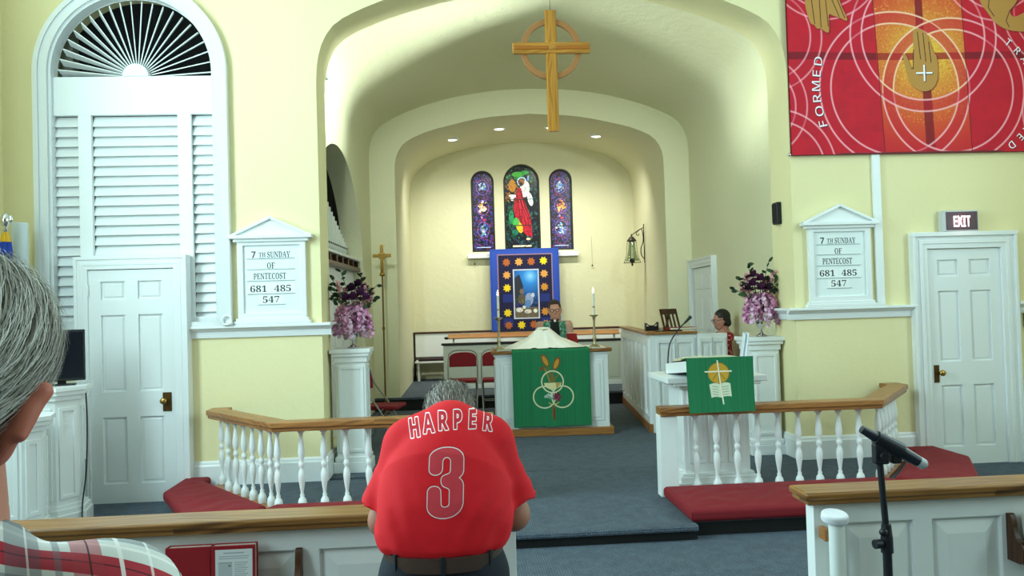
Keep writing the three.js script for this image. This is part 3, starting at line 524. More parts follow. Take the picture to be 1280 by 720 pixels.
// --- quilt hung from the ledge
{
  const star = (c, x, y, s, col) => { c.fillStyle = col; c.beginPath(); for (let i = 0; i < 8; i++) { const a = Math.PI / 8 + i * Math.PI / 4, b = a + Math.PI / 8; c.lineTo(x + Math.cos(a) * s, y + Math.sin(a) * s); c.lineTo(x + Math.cos(b) * s * 0.64, y + Math.sin(b) * s * 0.64); } c.closePath(); c.fill(); };
  const map = canvasTex(786, 920, (c, w, h) => {
    const X = v => (v - 122) / 263 * w, Y = v => (v - 368) / 302 * (h * 0.975), r = rng(9);
    c.fillStyle = '#2d4fb4'; c.fillRect(0, 0, w, h); c.fillStyle = '#a07a8c'; c.fillRect(X(150), Y(388), X(360) - X(150), h); c.fillStyle = '#17173f'; c.fillRect(X(154), Y(392), X(356) - X(154), h);
    c.fillStyle = '#20307c'; for (const [a, b] of [[168, 540], [310, 540], [168, 630], [310, 630]]) c.fillRect(X(a), Y(b), 110, 90);
    const T = { r: '#b4602c', o: '#e0a050', y: '#f0d024', t: '#d08c34' };
    [[185, 419, 'r'], [232, 418, 'o'], [279, 418, 'r'], [326, 416, 'y'], [185, 467, 'o'], [185, 516, 'y'], [185, 610, 'y'], [327, 465, 'o'], [327, 515, 't'], [327, 608, 't'], [187, 657, 'r'], [236, 657, 'y'], [283, 656, 'r'], [328, 655, 'o']].forEach(([a, b, k]) => star(c, X(a), Y(b), 50, T[k]));
    c.fillStyle = '#c9cfe0'; c.fillRect(X(208), Y(446), X(307) - X(208), Y(634) - Y(446));
    const x0 = X(213), y0 = Y(451), x1 = X(302), y1 = Y(629); c.save(); c.beginPath(); c.rect(x0, y0, x1 - x0, y1 - y0); c.clip();
    const g = c.createRadialGradient(X(274), Y(472), 4, X(270), Y(480), 330); g.addColorStop(0, '#8fd4ff'); g.addColorStop(0.25, '#2f86da'); g.addColorStop(0.7, '#1d4a94'); g.addColorStop(1, '#15275a'); c.fillStyle = g; c.fillRect(x0, y0, x1 - x0, y1 - y0);
    const bl = (a, b, p, q, col) => { c.fillStyle = col; c.beginPath(); c.ellipse(X(a), Y(b), p, q, 0, 0, 7); c.fill(); };
    c.fillStyle = '#2b3140'; c.beginPath(); c.moveTo(x0, Y(480)); c.lineTo(X(232), Y(465)); c.lineTo(X(246), Y(510)); c.lineTo(X(240), Y(560)); c.lineTo(x0, Y(580)); c.closePath(); c.fill();
    c.fillStyle = '#6b5f4a'; c.fillRect(x0, Y(590), x1 - x0, 200); bl(240, 530, 24, 30, '#7a6a50'); bl(240, 560, 44, 60, '#59513f'); bl(268, 560, 46, 70, '#8fa6d0'); bl(262, 578, 34, 46, '#5a86c0'); bl(282, 545, 20, 26, '#c8d4e8'); bl(230, 600, 40, 26, '#e4e2da'); bl(262, 606, 40, 24, '#d8d6cc'); bl(290, 604, 22, 24, '#efeee6'); bl(248, 590, 20, 18, '#f4f2ea');
    for (let i = 0; i < 260; i++) { c.fillStyle = `rgba(${r() * 255 | 0},${r() * 240 | 0},${r() * 220 | 0},0.25)`; c.fillRect(x0 + r() * (x1 - x0), Y(540) + r() * (y1 - Y(540)), 5 + r() * 12, 4 + r() * 10); }
    c.restore();
    c.strokeStyle = 'rgba(10,16,60,0.5)'; c.lineWidth = 3; c.strokeRect(X(128), Y(374), X(379) - X(128), h);
  });
  const o = cthing('quilt', 'blue patchwork quilt with gold stars hanging below the coloured windows', 'quilt', [0, 1.15, -7.80]);
  const g = new THREE.PlaneGeometry(1.285, 1.52, 40, 20); g.translate(0.005, 0.76, 0); const p = g.attributes.position; for (let i = 0; i < p.count; i++) p.setZ(i, 0.01 + 0.008 * Math.sin(p.getX(i) * 8 + 1) * (1.6 - p.getY(i)));
  g.computeVertexNormals(); mesh('quilt_top', g, new THREE.MeshStandardMaterial({ map, roughness: 0.9 }), o);
  mesh('quilt_back', b2(-0.635, 0.645, 0.0, 1.52, -0.016, -0.006), std('#20367e', 0.9), o);
  mesh('hanging_rod', cyl(0.012, 0.012, V(-0.66, 1.5, -0.012), V(0.67, 1.5, -0.012)), iron, o);
}
// --- two small cord pulls, lantern on its bracket
for (const [x, y, l, t] of [[1.29, 2.34, 'thin pull cord hanging on the back wall right of the quilt', 0.55], [-0.92, 2.43, 'thin short cord hanging under the window ledge left of the quilt', 0.09]]) {
  const o = cthing('pull_cord', l, 'cord', [x, y, -7.96]); mesh('cord', cyl(0.0015, 0.0015, V(0, 0, 0), V(0, t, -0.03), 6), std('#6f6a55', 0.9), o); mesh('cord_weight', lathe([[0, -0.03], [0.014, -0.026], [0.012, -0.004], [0.004, 0.006], [0, 0.008]], 12), iron, o);
}
{
  const o = cthing('wall_lantern', 'dark iron lantern with a glass bell hanging from a scrolled wall bracket', 'lantern', [1.835, 2.24, -6.75]);
  const wx = 0.215;
  const br = mesh('bracket', [tube([[wx, 0.66, 0], [wx, 0.72, 0.01], [wx - 0.01, 0.67, 0.02], [0.12, 0.62, 0.02], [0.02, 0.55, 0], [0, 0.53, 0]], 0.008, 40), tube([[0.1, 0.6, 0.02], [0.17, 0.64, 0.02], [wx - 0.02, 0.55, 0.02], [wx - 0.02, 0.42, 0.02], [wx - 0.06, 0.3, 0.02], [wx - 0.05, 0.18, 0.015], [wx, 0.12, 0]], 0.008, 40), tube([[0.1, 0.6, 0.02], [0.08, 0.55, 0.02], [0.11, 0.53, 0.02], [0.13, 0.56, 0.02]], 0.006, 20), cyl(0.008, 0.008, V(wx, 0.05, 0), V(wx, 0.73, 0))], iron, o);
  mesh('cap', lathe([[0, 0.56], [0.012, 0.555], [0.016, 0.52], [0.03, 0.51], [0.075, 0.455], [0.085, 0.44], [0.08, 0.43], [0, 0.43]], 20), iron, o);
  mesh('glass_bell', lathe([[0.055, 0.43], [0.06, 0.36], [0.07, 0.26], [0.09, 0.17], [0.125, 0.09], [0.122, 0.09], [0.087, 0.168], [0.067, 0.26], [0.057, 0.36], [0.052, 0.43]], 24), new THREE.MeshPhysicalMaterial({ color: '#dfe6dc', transmission: 1, thickness: 0, roughness: 0.08, ior: 1.45 }), o);
  const cage = []; for (let i = 0; i < 4; i++) { const a = i * Math.PI / 2 + 0.4; cage.push(tube([[0.075, 0.44], [0.085, 0.34], [0.1, 0.2], [0.135, 0.09], [0.15, 0.06]].map(([q, y]) => [Math.cos(a) * q, y, Math.sin(a) * q]), 0.004, 16, 5)); }
  mesh('cage', [...cage, lathe([[0.146, 0.062], [0.152, 0.066], [0.152, 0.058], [0.146, 0.062]], 24)], iron, o);
  mesh('candle_tube', lathe([[0, 0.12], [0.026, 0.12], [0.024, 0.32], [0.012, 0.34], [0, 0.34]], 12), std('#f0efe2', 0.5, { emissive: '#fff4d8', emissiveIntensity: 0.25 }), o);
  mesh('bottom_boss', lathe([[0, 0], [0.012, 0.005], [0.02, 0.03], [0.012, 0.05], [0.045, 0.07], [0.05, 0.12], [0.03, 0.135], [0, 0.135]], 16), iron, o);
}
// --- pew along the back wall, choir stall front, wooden rail
const paleGreen = std('#c9cfc2', 0.5);
{
  const o = cthing('back_pew', 'white pew with a dark cushion along the back wall under the quilt', 'pew', [0, 0.29, -7.9]);
  mesh('pew_back', b2(-2.06, 1.8, 0.42, 0.85, 0.0, 0.035, 0.005), white, o);
  mesh('top_rail', uvm(b2(-2.09, 1.82, 0.85, 0.885, -0.015, 0.055, 0.008)), walnut, o);
  mesh('seat', b2(-2.04, 1.8, 0.33, 0.365, 0.02, 0.45, 0.006), white, o);
  mesh('cushion', b2(-1.98, 1.78, 0.365, 0.41, 0.04, 0.44, 0.018), std('#2a0d18', 0.85), o);
  for (const x of [-2.0, -0.6, 0.6, 1.75]) mesh('leg', b2(x, x + 0.035, 0, 0.34, 0.08, 0.4, 0.004), white, o);
  mesh('end_post', uvm(b2(-2.095, -2.06, 0, 0.88, -0.0, 0.04, 0.004), 'y'), std('#15110f', 0.5), o);
}
{
  const o = cthing('choir_stall', 'pale panelled choir stall front with a dark capping rail behind the altar', 'choir stall', [0, 0.29, -5.95]);
  mesh('stall_front', b2(-1.44, 1.5, 0.0, 0.71, -0.03, 0.02, 0.004), paleGreen, o);
  for (let i = 0; i < 6; i++) mesh('panel', b2(-1.36 + i * 0.48, -0.98 + i * 0.48, 0.12, 0.6, 0.012, 0.032, 0.008), paleGreen, o);
  mesh('capping', uvm(b2(-1.47, 1.52, 0.71, 0.745, -0.06, 0.05, 0.008)), std('#1d1511', 0.45), o);
  mesh('plinth', b2(-1.45, 1.51, 0, 0.07, -0.03, 0.035, 0.004), white, o);
}
{
  const o = cthing('book_rest', 'brown wooden book rest rail with a dark knobbed end behind the choir stall', 'rail', [0, 0.29, -6.35]);
  mesh('rest_board', uvm(tf(b2(-1.38, 1.5, 0, 0.018, -0.1, 0.1, 0.005), 0, 0.83, 0, 0.35)), oak, o);
  mesh('end_knob', sph(0.03, -1.4, 0.815, 0.08, 1.3, 0.8, 1), std('#1d1511', 0.45), o);
  for (const x of [-1.3, 0, 1.4]) mesh('support', b2(x, x + 0.03, 0, 0.82, -0.02, 0.02, 0.004), paleGreen, o);
}
// --- folding chairs
function foldingChair(label, p, turn, cham = true) {
  const o = cham ? cthing('folding_chair', label, 'chair', p, turn, 'red folding chairs') : thing('folding_chair', label, 'chair', p, turn, 'red folding chairs');
  const steel = new THREE.MeshStandardMaterial({ color: '#8f8f86', metalness: 0.6, roughness: 0.4 });
  // faces +z; seat 0.44 high
  const bk = (() => { const s = new THREE.Shape(); s.moveTo(-0.2, 0); s.lineTo(0.2, 0); s.lineTo(0.2, 0.12); s.bezierCurveTo(0.2, 0.19, 0.13, 0.215, 0, 0.215); s.bezierCurveTo(-0.13, 0.215, -0.2, 0.19, -0.2, 0.12); s.closePath(); return extr(s, 0.022, 0.01); })();
  mesh('backrest', tf(bk, 0, 0.63, -0.215, -0.12), redCloth, o);
  mesh('seat', bx(0.4, 0.045, 0.4, 0, 0.445, 0.0, 0.02), redCloth, o);
  for (const s of [-1, 1]) {
    mesh('front_leg', tube([[s * 0.2, 0.0, 0.24], [s * 0.212, 0.44, 0.0], [s * 0.215, 0.7, -0.185], [s * 0.205, 0.82, -0.22]], 0.011, 24), steel, o);
    mesh('rear_leg', tube([[s * 0.19, 0.0, -0.26], [s * 0.195, 0.25, -0.12], [s * 0.195, 0.44, 0.05]], 0.011, 16), steel, o);
  }
  mesh('top_bow', tube([[-0.205, 0.82, -0.22], [-0.14, 0.865, -0.228], [0, 0.875, -0.23], [0.14, 0.865, -0.228], [0.205, 0.82, -0.22]], 0.011, 24), steel, o);
  mesh('stretcher', cyl(0.007, 0.007, V(-0.205, 0.18, 0.143), V(0.205, 0.18, 0.143)), steel, o); mesh('stretcher', cyl(0.007, 0.007, V(-0.19, 0.12, -0.19), V(0.19, 0.12, -0.19)), steel, o);
  return o;
}
foldingChair('red folding chair facing forward left of the altar, the farther from it', [-1.09, 0.1, -4.55], 0);
foldingChair('red folding chair facing forward, partly hidden by the left end of the altar', [-0.6, 0.1, -4.55], 0);
foldingChair('red folding chair seen from the side behind the left flower pedestal', [-1.80, 0.1, -1.72], 1.35, false);
// --- processional cross on its tall staff
{
  const o = cthing('processional_cross', 'brass processional cross on a tall thin staff at the left inner arch', 'cross', [-2.22, 0.1, -4.55]);
  mesh('staff', [cyl(0.013, 0.013, V(0, 0.05, 0), V(0, 2.1, 0)), cyl(0.022, 0.022, V(0, 1.22, 0), V(0, 1.26, 0))], std('#7a6030', 0.4, { metalness: 0.6 }), o);
  mesh('foot', lathe([[0, 0], [0.07, 0], [0.06, 0.02], [0.025, 0.035], [0.018, 0.07], [0, 0.07]], 18), oldbrass, o);
  mesh('cross_head', [bx(0.05, 0.44, 0.02, 0, 2.24, 0, 0.006), bx(0.27, 0.05, 0.02, 0.0, 2.3, 0, 0.006), bx(0.09, 0.09, 0.026, 0, 2.3, 0, 0.01), lathe([[0, 2.0], [0.03, 2.0], [0.045, 2.03], [0.02, 2.06], [0, 2.06]], 14)], brass, o);
}
// --- altar, its cloths and candles
{
  const o = cthing('altar', 'white panelled altar with wooden top and base in the middle of the chancel', 'altar', [0.025, 0.1, -2.33]);
  mesh('altar_top', uvm(b2(-0.7, 0.7, 0.955, 1.0, -0.37, 0.375, 0.012)), oak, o);
  mesh('cornice', b2(-0.672, 0.672, 0.93, 0.957, -0.345, 0.345, 0.006), white, o);
  mesh('body', b2(-0.655, 0.655, 0.07, 0.935, -0.33, 0.33, 0.006), white, o);
  for (const [a, b] of [[-0.6, -0.24], [-0.19, 0.19], [0.24, 0.6]]) mesh('panel', [b2(a, b, 0.16, 0.86, 0.325, 0.338, 0.006), b2(a + 0.04, b - 0.04, 0.2, 0.82, 0.33, 0.345, 0.007)], white, o);
  for (const s of [-1, 1]) mesh('side_panel', b2(s * 0.66 - 0.006, s * 0.66 + 0.006, 0.16, 0.86, -0.26, 0.26, 0.005), white, o);
  mesh('altar_base', uvm(b2(-0.7, 0.7, 0.0, 0.088, -0.37, 0.365, 0.008)), oak, o);
}
{
  const map = canvasTex(900, 900, (c, w, h) => {
    const k = w / 433, X = v => (v - 182) * k, Y = v => (v - 168) * k; const r = rng(3);
    c.fillStyle = '#127245'; c.fillRect(0, 0, w, h); for (let i = 0; i < 900; i++) { c.fillStyle = `rgba(${r() < 0.5 ? '0,40,20' : '60,170,110'},0.05)`; c.fillRect(r() * w, 0, 2 + r() * 3, h); }
    const ear = (x, y, rot) => { c.save(); c.translate(X(x), Y(y)); c.rotate(rot); c.fillStyle = '#7a4b1c'; c.beginPath(); c.ellipse(0, 0, 18 * k, 38 * k, 0, 0, 7); c.fill(); c.fillStyle = '#cf9430'; c.beginPath(); c.ellipse(0, 2 * k, 11 * k, 29 * k, 0, 0, 7); c.fill(); c.strokeStyle = '#8a5a1c'; c.lineWidth = 1.6 * k; for (let i = -3; i < 4; i++) { c.beginPath(); c.moveTo(-9 * k, (i * 8 - 4) * k); c.lineTo(0, i * 8 * k); c.lineTo(9 * k, (i * 8 - 4) * k); c.stroke(); } c.restore(); };
    c.strokeStyle = '#8a5a20'; c.lineCap = 'round'; c.lineWidth = 7 * k; for (const q of [[[378, 250], [390, 300], [398, 355]], [[415, 280], [405, 320], [404, 355]], [[340, 280], [352, 270], [368, 285], [386, 350]], [[432, 318], [420, 330], [412, 352]]]) { c.beginPath(); c.moveTo(X(q[0][0]), Y(q[0][1])); q.slice(1).forEach(p => c.lineTo(X(p[0]), Y(p[1]))); c.stroke(); }
    c.strokeStyle = '#c48f38'; c.lineWidth = 3 * k; c.beginPath(); c.moveTo(X(345), Y(276)); c.lineTo(X(362), Y(275)); c.lineTo(X(388), Y(350)); c.stroke(); c.fillStyle = '#7a4b1c'; c.beginPath(); c.moveTo(X(328), Y(300)); c.lineTo(X(338), Y(268)); c.lineTo(X(372), Y(268)); c.lineTo(X(350), Y(284)); c.closePath(); c.fill();
    ear(365, 232, -0.45); ear(428, 250, 0.4);
    for (const [x, y] of [[355, 437], [457, 437], [403, 352]]) { c.lineWidth = 9 * k; c.strokeStyle = '#7d7a48'; c.beginPath(); c.arc(X(x), Y(y), 60 * k, 0, 7); c.stroke(); c.lineWidth = 6.5 * k; c.strokeStyle = '#d9d9b4'; c.beginPath(); c.arc(X(x), Y(y), 60 * k, 0, 7); c.stroke(); }
    c.fillStyle = '#d8cf9c'; c.beginPath(); c.moveTo(X(356), Y(358)); c.lineTo(X(453), Y(356)); c.bezierCurveTo(X(450), Y(408), X(360), Y(408), X(356), Y(358)); c.fill(); c.fillStyle = 'rgba(160,110,40,0.6)'; c.beginPath(); c.moveTo(X(420), Y(357)); c.lineTo(X(453), Y(356)); c.lineTo(X(425), Y(395)); c.closePath(); c.fill();
    c.strokeStyle = '#c9ac60'; c.lineWidth = 5 * k; c.beginPath(); c.moveTo(X(380), Y(468)); c.quadraticCurveTo(X(406), Y(490), X(436), Y(466)); c.stroke();
    for (let i = 0; i < 14; i++) { c.fillStyle = ['#a8b8a8', '#7a9a88', '#c4ccc0'][i % 3]; c.save(); c.translate(X(400 + Math.cos(i * 1.3) * 46 * r()), Y(430 + Math.sin(i * 2.1) * 26 * r())); c.rotate(i); c.beginPath(); c.ellipse(0, 0, 14 * k, 6 * k, 0, 0, 7); c.fill(); c.restore(); }
    for (let i = 0; i < 26; i++) { c.fillStyle = ['#6d2a3c', '#8a3a50', '#4e1c2c'][i % 3]; c.beginPath(); c.ellipse(X(428 + Math.cos(i * 2.4) * i * 0.75), Y(436 + Math.sin(i * 2.4) * i * 0.85), 8 * k, 6 * k, i, 0, 7); c.fill(); }
    c.fillStyle = '#8a4a22'; c.fillRect(X(398), Y(486), 12 * k, 62 * k); c.fillStyle = '#6a3a18'; c.fillRect(X(404), Y(500), 10 * k, 66 * k);
  });
  const o = cthing('altar_frontal', 'green altar cloth embroidered with three rings, wheat and a rose', 'cloth', [0.015, 0.1, -1.955]);
  const N = 30, pos = [], uv = [], idx = [], W = 0.9;
  const path = [[-0.32, 1.006], [-0.02, 1.006], [0.012, 1.0], [0.016, 0.97], [0.014, 0.8], [0.018, 0.55], [0.02, 0.3], [0.024, 0.118]]; let L = [0]; for (let i = 1; i < path.length; i++) L.push(L[i - 1] + Math.hypot(path[i][0] - path[i - 1][0], path[i][1] - path[i - 1][1]));
  path.forEach(([z, y], j) => { for (let i = 0; i <= N; i++) { const u = i / N, f = j > 3 ? (0.97 - y) : 0; pos.push((u - 0.5) * (W - 0.008 * f), y + f * 0.004 * Math.sin(u * 9), z + f * 0.012 * Math.sin(u * 14 + 1)); uv.push(u, Math.max(0, Math.min(1, (y - 0.118) / 0.888)) * (j < 2 ? 1 : 1)); } });
  for (let j = 0; j < path.length - 1; j++) for (let i = 0; i < N; i++) { const a = j * (N + 1) + i, b = a + 1, c = a + N + 1, d = c + 1; idx.push(a, c, b, b, c, d); }
  const g = new THREE.BufferGeometry(); g.setAttribute('position', new THREE.Float32BufferAttribute(pos, 3)); g.setAttribute('uv', new THREE.Float32BufferAttribute(uv, 2)); g.setIndex(idx); g.computeVertexNormals();
  mesh('cloth', g, new THREE.MeshStandardMaterial({ map, roughness: 0.85, side: THREE.DoubleSide }), o);
  mesh('hem_tape', bx(W - 0.01, 0.012, 0.004, 0, 0.122, 0.026, 0.002), std('#0e5a36', 0.9), o);
}
{
  const o = cthing('altar_linen', 'flat white linen with a fringed edge covering the altar top', 'cloth', [0.025, 1.1015, -2.33]);
  mesh('linen', b2(-0.63, 0.63, 0, 0.003, -0.33, 0.34, 0.001), std('#f3f1e6', 0.9), o);
  const fr = []; for (let i = 0; i < 60; i++) { if (Math.abs(-0.62 + i * 0.021) < 0.47) continue; fr.push(bx(0.008, 0.012, 0.004, -0.62 + i * 0.021, -0.002, 0.378)); } const fm = std('#f3f1e6', 0.9); mesh('fringe', [...fr.slice(0, 8), b2(-0.63, -0.46, -0.001, 0.003, 0.33, 0.38)], fm, o); mesh('fringe', [...fr.slice(8), b2(0.47, 0.63, -0.001, 0.003, 0.33, 0.38)], fm, o);
}
{
  const o = cthing('covered_vessels', 'white cloth draped in a soft mound over the vessels on the altar', 'cloth', [-0.04, 1.109, -2.28]);
  const g = new THREE.PlaneGeometry(0.91, 0.62, 70, 44); g.rotateX(-Math.PI / 2); const p = g.attributes.position;
  const prof = t => { const P = [[0, 0.242], [0.065, 0.237], [0.1, 0.205], [0.2, 0.115], [0.3, 0.07], [0.4, 0.028], [0.46, 0.004]]; for (let i = 1; i < P.length; i++) if (t <= P[i][0]) { const k = (t - P[i - 1][0]) / (P[i][0] - P[i - 1][0]), s = k; return P[i - 1][1] + (P[i][1] - P[i - 1][1]) * s; } return 0.004; };
  for (let i = 0; i < p.count; i++) { const x = p.getX(i), z = p.getZ(i); const a = Math.atan2(z, x), q = Math.pow(Math.pow(Math.abs(x), 2.6) + Math.pow(Math.abs(z) * 1.5, 2.6), 1 / 2.6); let y = prof(q); const m = Math.min(1, q / 0.3) * (q < 0.5 ? 1 : 0.3); y += m * 0.007 * Math.sin(a * 10 + 0.7) + m * 0.004 * Math.sin(a * 23); p.setY(i, Math.max(0.003, y)); p.setX(i, x + 0.0); }
  g.computeVertexNormals(); mesh('veil', g, new THREE.MeshStandardMaterial({ color: '#f6f5ee', roughness: 0.9, side: THREE.DoubleSide }), o);
  mesh('hidden_cup', lathe([[0, 0], [0.06, 0], [0.02, 0.03], [0.02, 0.1], [0.07, 0.15], [0.075, 0.22], [0, 0.22]], 16), silver, o);
}
function candlestick(label, x, flame) {
  const o = cthing('candlestick', label, 'candlestick', [x, 1.105, -2.1]);
  mesh('stick', lathe([[0, 0], [0.062, 0], [0.064, 0.01], [0.045, 0.02], [0.02, 0.035], [0.016, 0.09], [0.024, 0.1], [0.024, 0.11], [0.014, 0.13], [0.012, 0.3], [0.02, 0.33], [0.016, 0.345], [0.045, 0.362], [0.055, 0.372], [0.053, 0.376], [0.02, 0.37], [0, 0.37]], 20), new THREE.MeshStandardMaterial({ color: '#b5a888', metalness: 0.9, roughness: 0.3 }), o);
  mesh('candle', lathe([[0, 0.37], [0.014, 0.37], [0.0135, 0.63], [0.01, 0.64], [0, 0.64]], 14), std('#f4f1e4', 0.5), o);
  mesh('follower', lathe([[0.014, 0.46], [0.016, 0.46], [0.016, 0.475], [0.014, 0.475]], 14), brass, o);
  const f = mesh('flame', lathe([[0, 0.645], [0.007, 0.652], [0.009, 0.664], [0.005, 0.685], [0, 0.7]], 10), std('#fff2c0', 0.5, { emissive: new THREE.Color(1, 0.8, 0.45), emissiveIntensity: 6 }), o); f.castShadow = false;
  const l = new THREE.PointLight('#ffd9a0', 0.12, 4); l.position.set(0, 0.67, 0); l.shadow.radius = 0.4; l.castShadow = true; o.add(l);
}
candlestick('brass candlestick with a lit white candle at the left end of the altar', -0.575);
candlestick('brass candlestick with a lit white candle at the right end of the altar', 0.545);
{ // service book and papers on the altar by the minister
  const o = cthing('service_book', 'open red service book tilted up on the right of the altar', 'book', [0.335, 1.106, -2.62], -0.3);
  const t = tf(b2(-0.065, 0.065, 0, 0.01, -0.08, 0.08, 0.003), 0, 0.08, 0, -0.95, 0, 0);
  mesh('cover', t, std('#a51a26', 0.6), o); mesh('pages', tf(b2(-0.06, 0.06, 0.01, 0.025, -0.075, 0.075, 0.004), 0, 0.08, -0.0, -0.95), std('#efe9d8', 0.8), o);
  mesh('stand', b2(-0.03, 0.03, 0, 0.08, -0.05, -0.02), walnut, o);
}
// --- organ screen on the right of the chancel with what stands on it
{
  let o = cthing('organ_screen', 'white panelled side of the organ screen facing the altar, with wooden cap and plinth', 'screen', [1.22, 0.1, -1.95]);
  // left face runs back at a slight angle, front faces look to the nave
  const mat = white, Hh = 1.13, Ln = 3.02;
  const side = mesh('side_board', tf(b2(0, Ln, 0, Hh, -0.05, 0.0), 0, 0, 0, 0, Math.PI / 2 - 0.052, 0).applyMatrix4(new THREE.Matrix4()), mat, o);
  const rot = g => tf(g, 0, 0, 0, 0, Math.PI / 2 - 0.052, 0);
  // after turning, local x runs to -z, and local -z points to the left (aisle)
  for (let i = 0; i < 7; i++) { const a = 0.1 + i * 0.42; mesh('panel_frame', rot((() => { const s = poly([[a - 0.06, 0.1], [a + 0.36, 0.1], [a + 0.36, 1.08], [a - 0.06, 1.08]]); s.holes.push(new THREE.Path(poly([[a, 0.18], [a + 0.3, 0.18], [a + 0.3, 1.0], [a, 1.0]]).getPoints())); const g = extr(s, 0.022, 0.003); g.translate(0, 0, -0.072); return g; })()), mat, o); mesh('panel', rot(b2(a + 0.05, a + 0.25, 0.23, 0.95, -0.062, -0.05, 0.005)), mat, o); }
  mesh('plinth', rot(uvm(b2(-0.01, Ln, 0, 0.1, -0.085, -0.045, 0.005))), oak, o);
  mesh('cap', rot(uvm(b2(-0.02, Ln, Hh, Hh + 0.03, -0.095, 0.05, 0.008))), oak, o);
  o = cthing('organ_screen', 'white panelled front of the organ screen, facing the nave behind the lectern', 'screen', [1.22, 0.1, -1.95]);
  for (const [x0, x1, zf] of [[0.0, 0.485, 0.0], [0.49, 0.84, 0.03]]) {
    mesh('front_board', b2(x0, x1, 0, Hh - 0.0, zf - 0.05, zf), mat, o); const m = (x0 + x1) / 2;
    for (const [a, b] of [[x0 + 0.05, m - 0.02], [m + 0.02, x1 - 0.05]]) { const s = poly([[a - 0.03, 0.1], [b + 0.03, 0.1], [b + 0.03, 1.08], [a - 0.03, 1.08]]); s.holes.push(new THREE.Path(poly([[a, 0.18], [b, 0.18], [b, 1.03], [a, 1.03]]).getPoints())); const g = extr(s, 0.014, 0.003); g.translate(0, 0, zf); mesh('panel_frame', g, mat, o); mesh('panel', b2(a + 0.03, b - 0.03, 0.22, 0.98, zf, zf + 0.009, 0.004), mat, o); }
  }
  mesh('cap', uvm(b2(-0.05, 0.5, Hh, Hh + 0.03, -0.1, 0.03, 0.008)), oak, o);
}
{
  const o = cthing('organ_console', 'dark wooden organ console standing behind the white screen', 'organ', [1.77, 0.1, -3.0]);
  mesh('case', [uvm(b2(-0.36, -0.08, 0, 1.0, -0.5, 0.5, 0.01)), uvm(b2(-0.36, -0.1, 0.98, 1.16, -0.55, 0.55, 0.012))], walnut, o);
  mesh('key_bed', uvm(b2(-0.1, 0.16, 0.68, 0.75, -0.5, 0.5, 0.008)), walnut, o);
  mesh('keys', b2(-0.04, 0.15, 0.75, 0.77, -0.42, 0.42, 0.003), std('#efeadb', 0.4), o);
}
{
  const o = cthing('music_rack', 'dark slatted wooden music rack on the organ behind the screen', 'music rack', [1.60, 1.26, -2.68], 0.5);
  const R = g => tf(g, 0, 0, 0, -0.3); mesh('ledge', uvm(b2(-0.14, 0.14, 0, 0.02, -0.02, 0.06, 0.004)), walnut, o);
  mesh('rack_frame', [R(b2(-0.135, 0.135, 0.0, 0.03, -0.012, 0.0)), R(b2(-0.135, 0.135, 0.2, 0.27, -0.012, 0.0)), R(b2(-0.135, -0.11, 0, 0.27, -0.012, 0)), R(b2(0.11, 0.135, 0, 0.27, -0.012, 0))], walnut, o);
  for (const x of [-0.06, 0, 0.06]) mesh('slat', R(b2(x - 0.014, x + 0.014, 0.02, 0.22, -0.012, 0, 0.003)), walnut, o);
  mesh('prop', tf(b2(-0.012, 0.012, 0, 0.26, -0.01, 0.01), 0, 0, -0.12, 0.2), walnut, o);
}
{
  const o = cthing('black_basket', 'small black wire basket on the cap of the organ screen', 'basket', [1.31, 1.262, -2.55]);
  mesh('tray', [b2(-0.075, 0.075, 0, 0.012, -0.05, 0.05), b2(-0.075, 0.075, 0, 0.05, 0.045, 0.05), b2(-0.075, 0.075, 0, 0.05, -0.05, -0.045), b2(-0.078, -0.07, 0, 0.09, -0.05, 0.05), b2(0.07, 0.078, 0, 0.1, -0.05, 0.05)], blackPlastic, o);
  mesh('handle', tube([[-0.07, 0.09, 0], [-0.03, 0.06, 0], [0.03, 0.06, 0], [0.07, 0.1, 0]], 0.006, 16), blackPlastic, o);
}
{
  const o = cthing('red_songbook', 'red songbook lying on the organ beside the music rack', 'book', [1.66, 1.262, -2.5], 0.1);
  mesh('cover', b2(-0.17, 0.17, 0, 0.03, -0.09, 0.09, 0.004), std('#8e1d28', 0.7), o); mesh('pages', b2(-0.165, 0.172, 0.005, 0.025, -0.086, 0.092), std('#e8e0cc', 0.8), o);
}
// --- organ pipes and balustrade in the left opening
{
  const o = cthing('organ_case', 'white panelled organ case below the pipes in the left arched opening', 'organ', [-2.56, 0.1, -2.4]);
  mesh('case_front', b2(-0.04, 0.0, 0, 2.05, -1.65, 1.6), white, o); for (let i = 0; i < 6; i++) mesh('panel', b2(0.0, 0.012, 0.4, 1.9, -1.6 + i * 0.52, -1.2 + i * 0.52, 0.004), white, o);
  mesh('lower_rail', uvm(b2(-0.03, 0.1, 2.05, 2.1, -1.72, 1.6, 0.006), 'z'), walnut, o); mesh('upper_rail', uvm(b2(-0.03, 0.1, 2.19, 2.225, -1.72, 1.6, 0.006), 'z'), white, o);
  for (let i = 0; i < 9; i++) mesh('rail_post', b2(0.02, 0.07, 2.1, 2.19, -1.66 + i * 0.4, -1.6 + i * 0.4, 0.003), walnut, o);
}
const ORD = 'first second third fourth fifth sixth seventh eighth ninth tenth eleventh twelfth thirteenth fourteenth fifteenth sixteenth seventeenth'.split(' ');
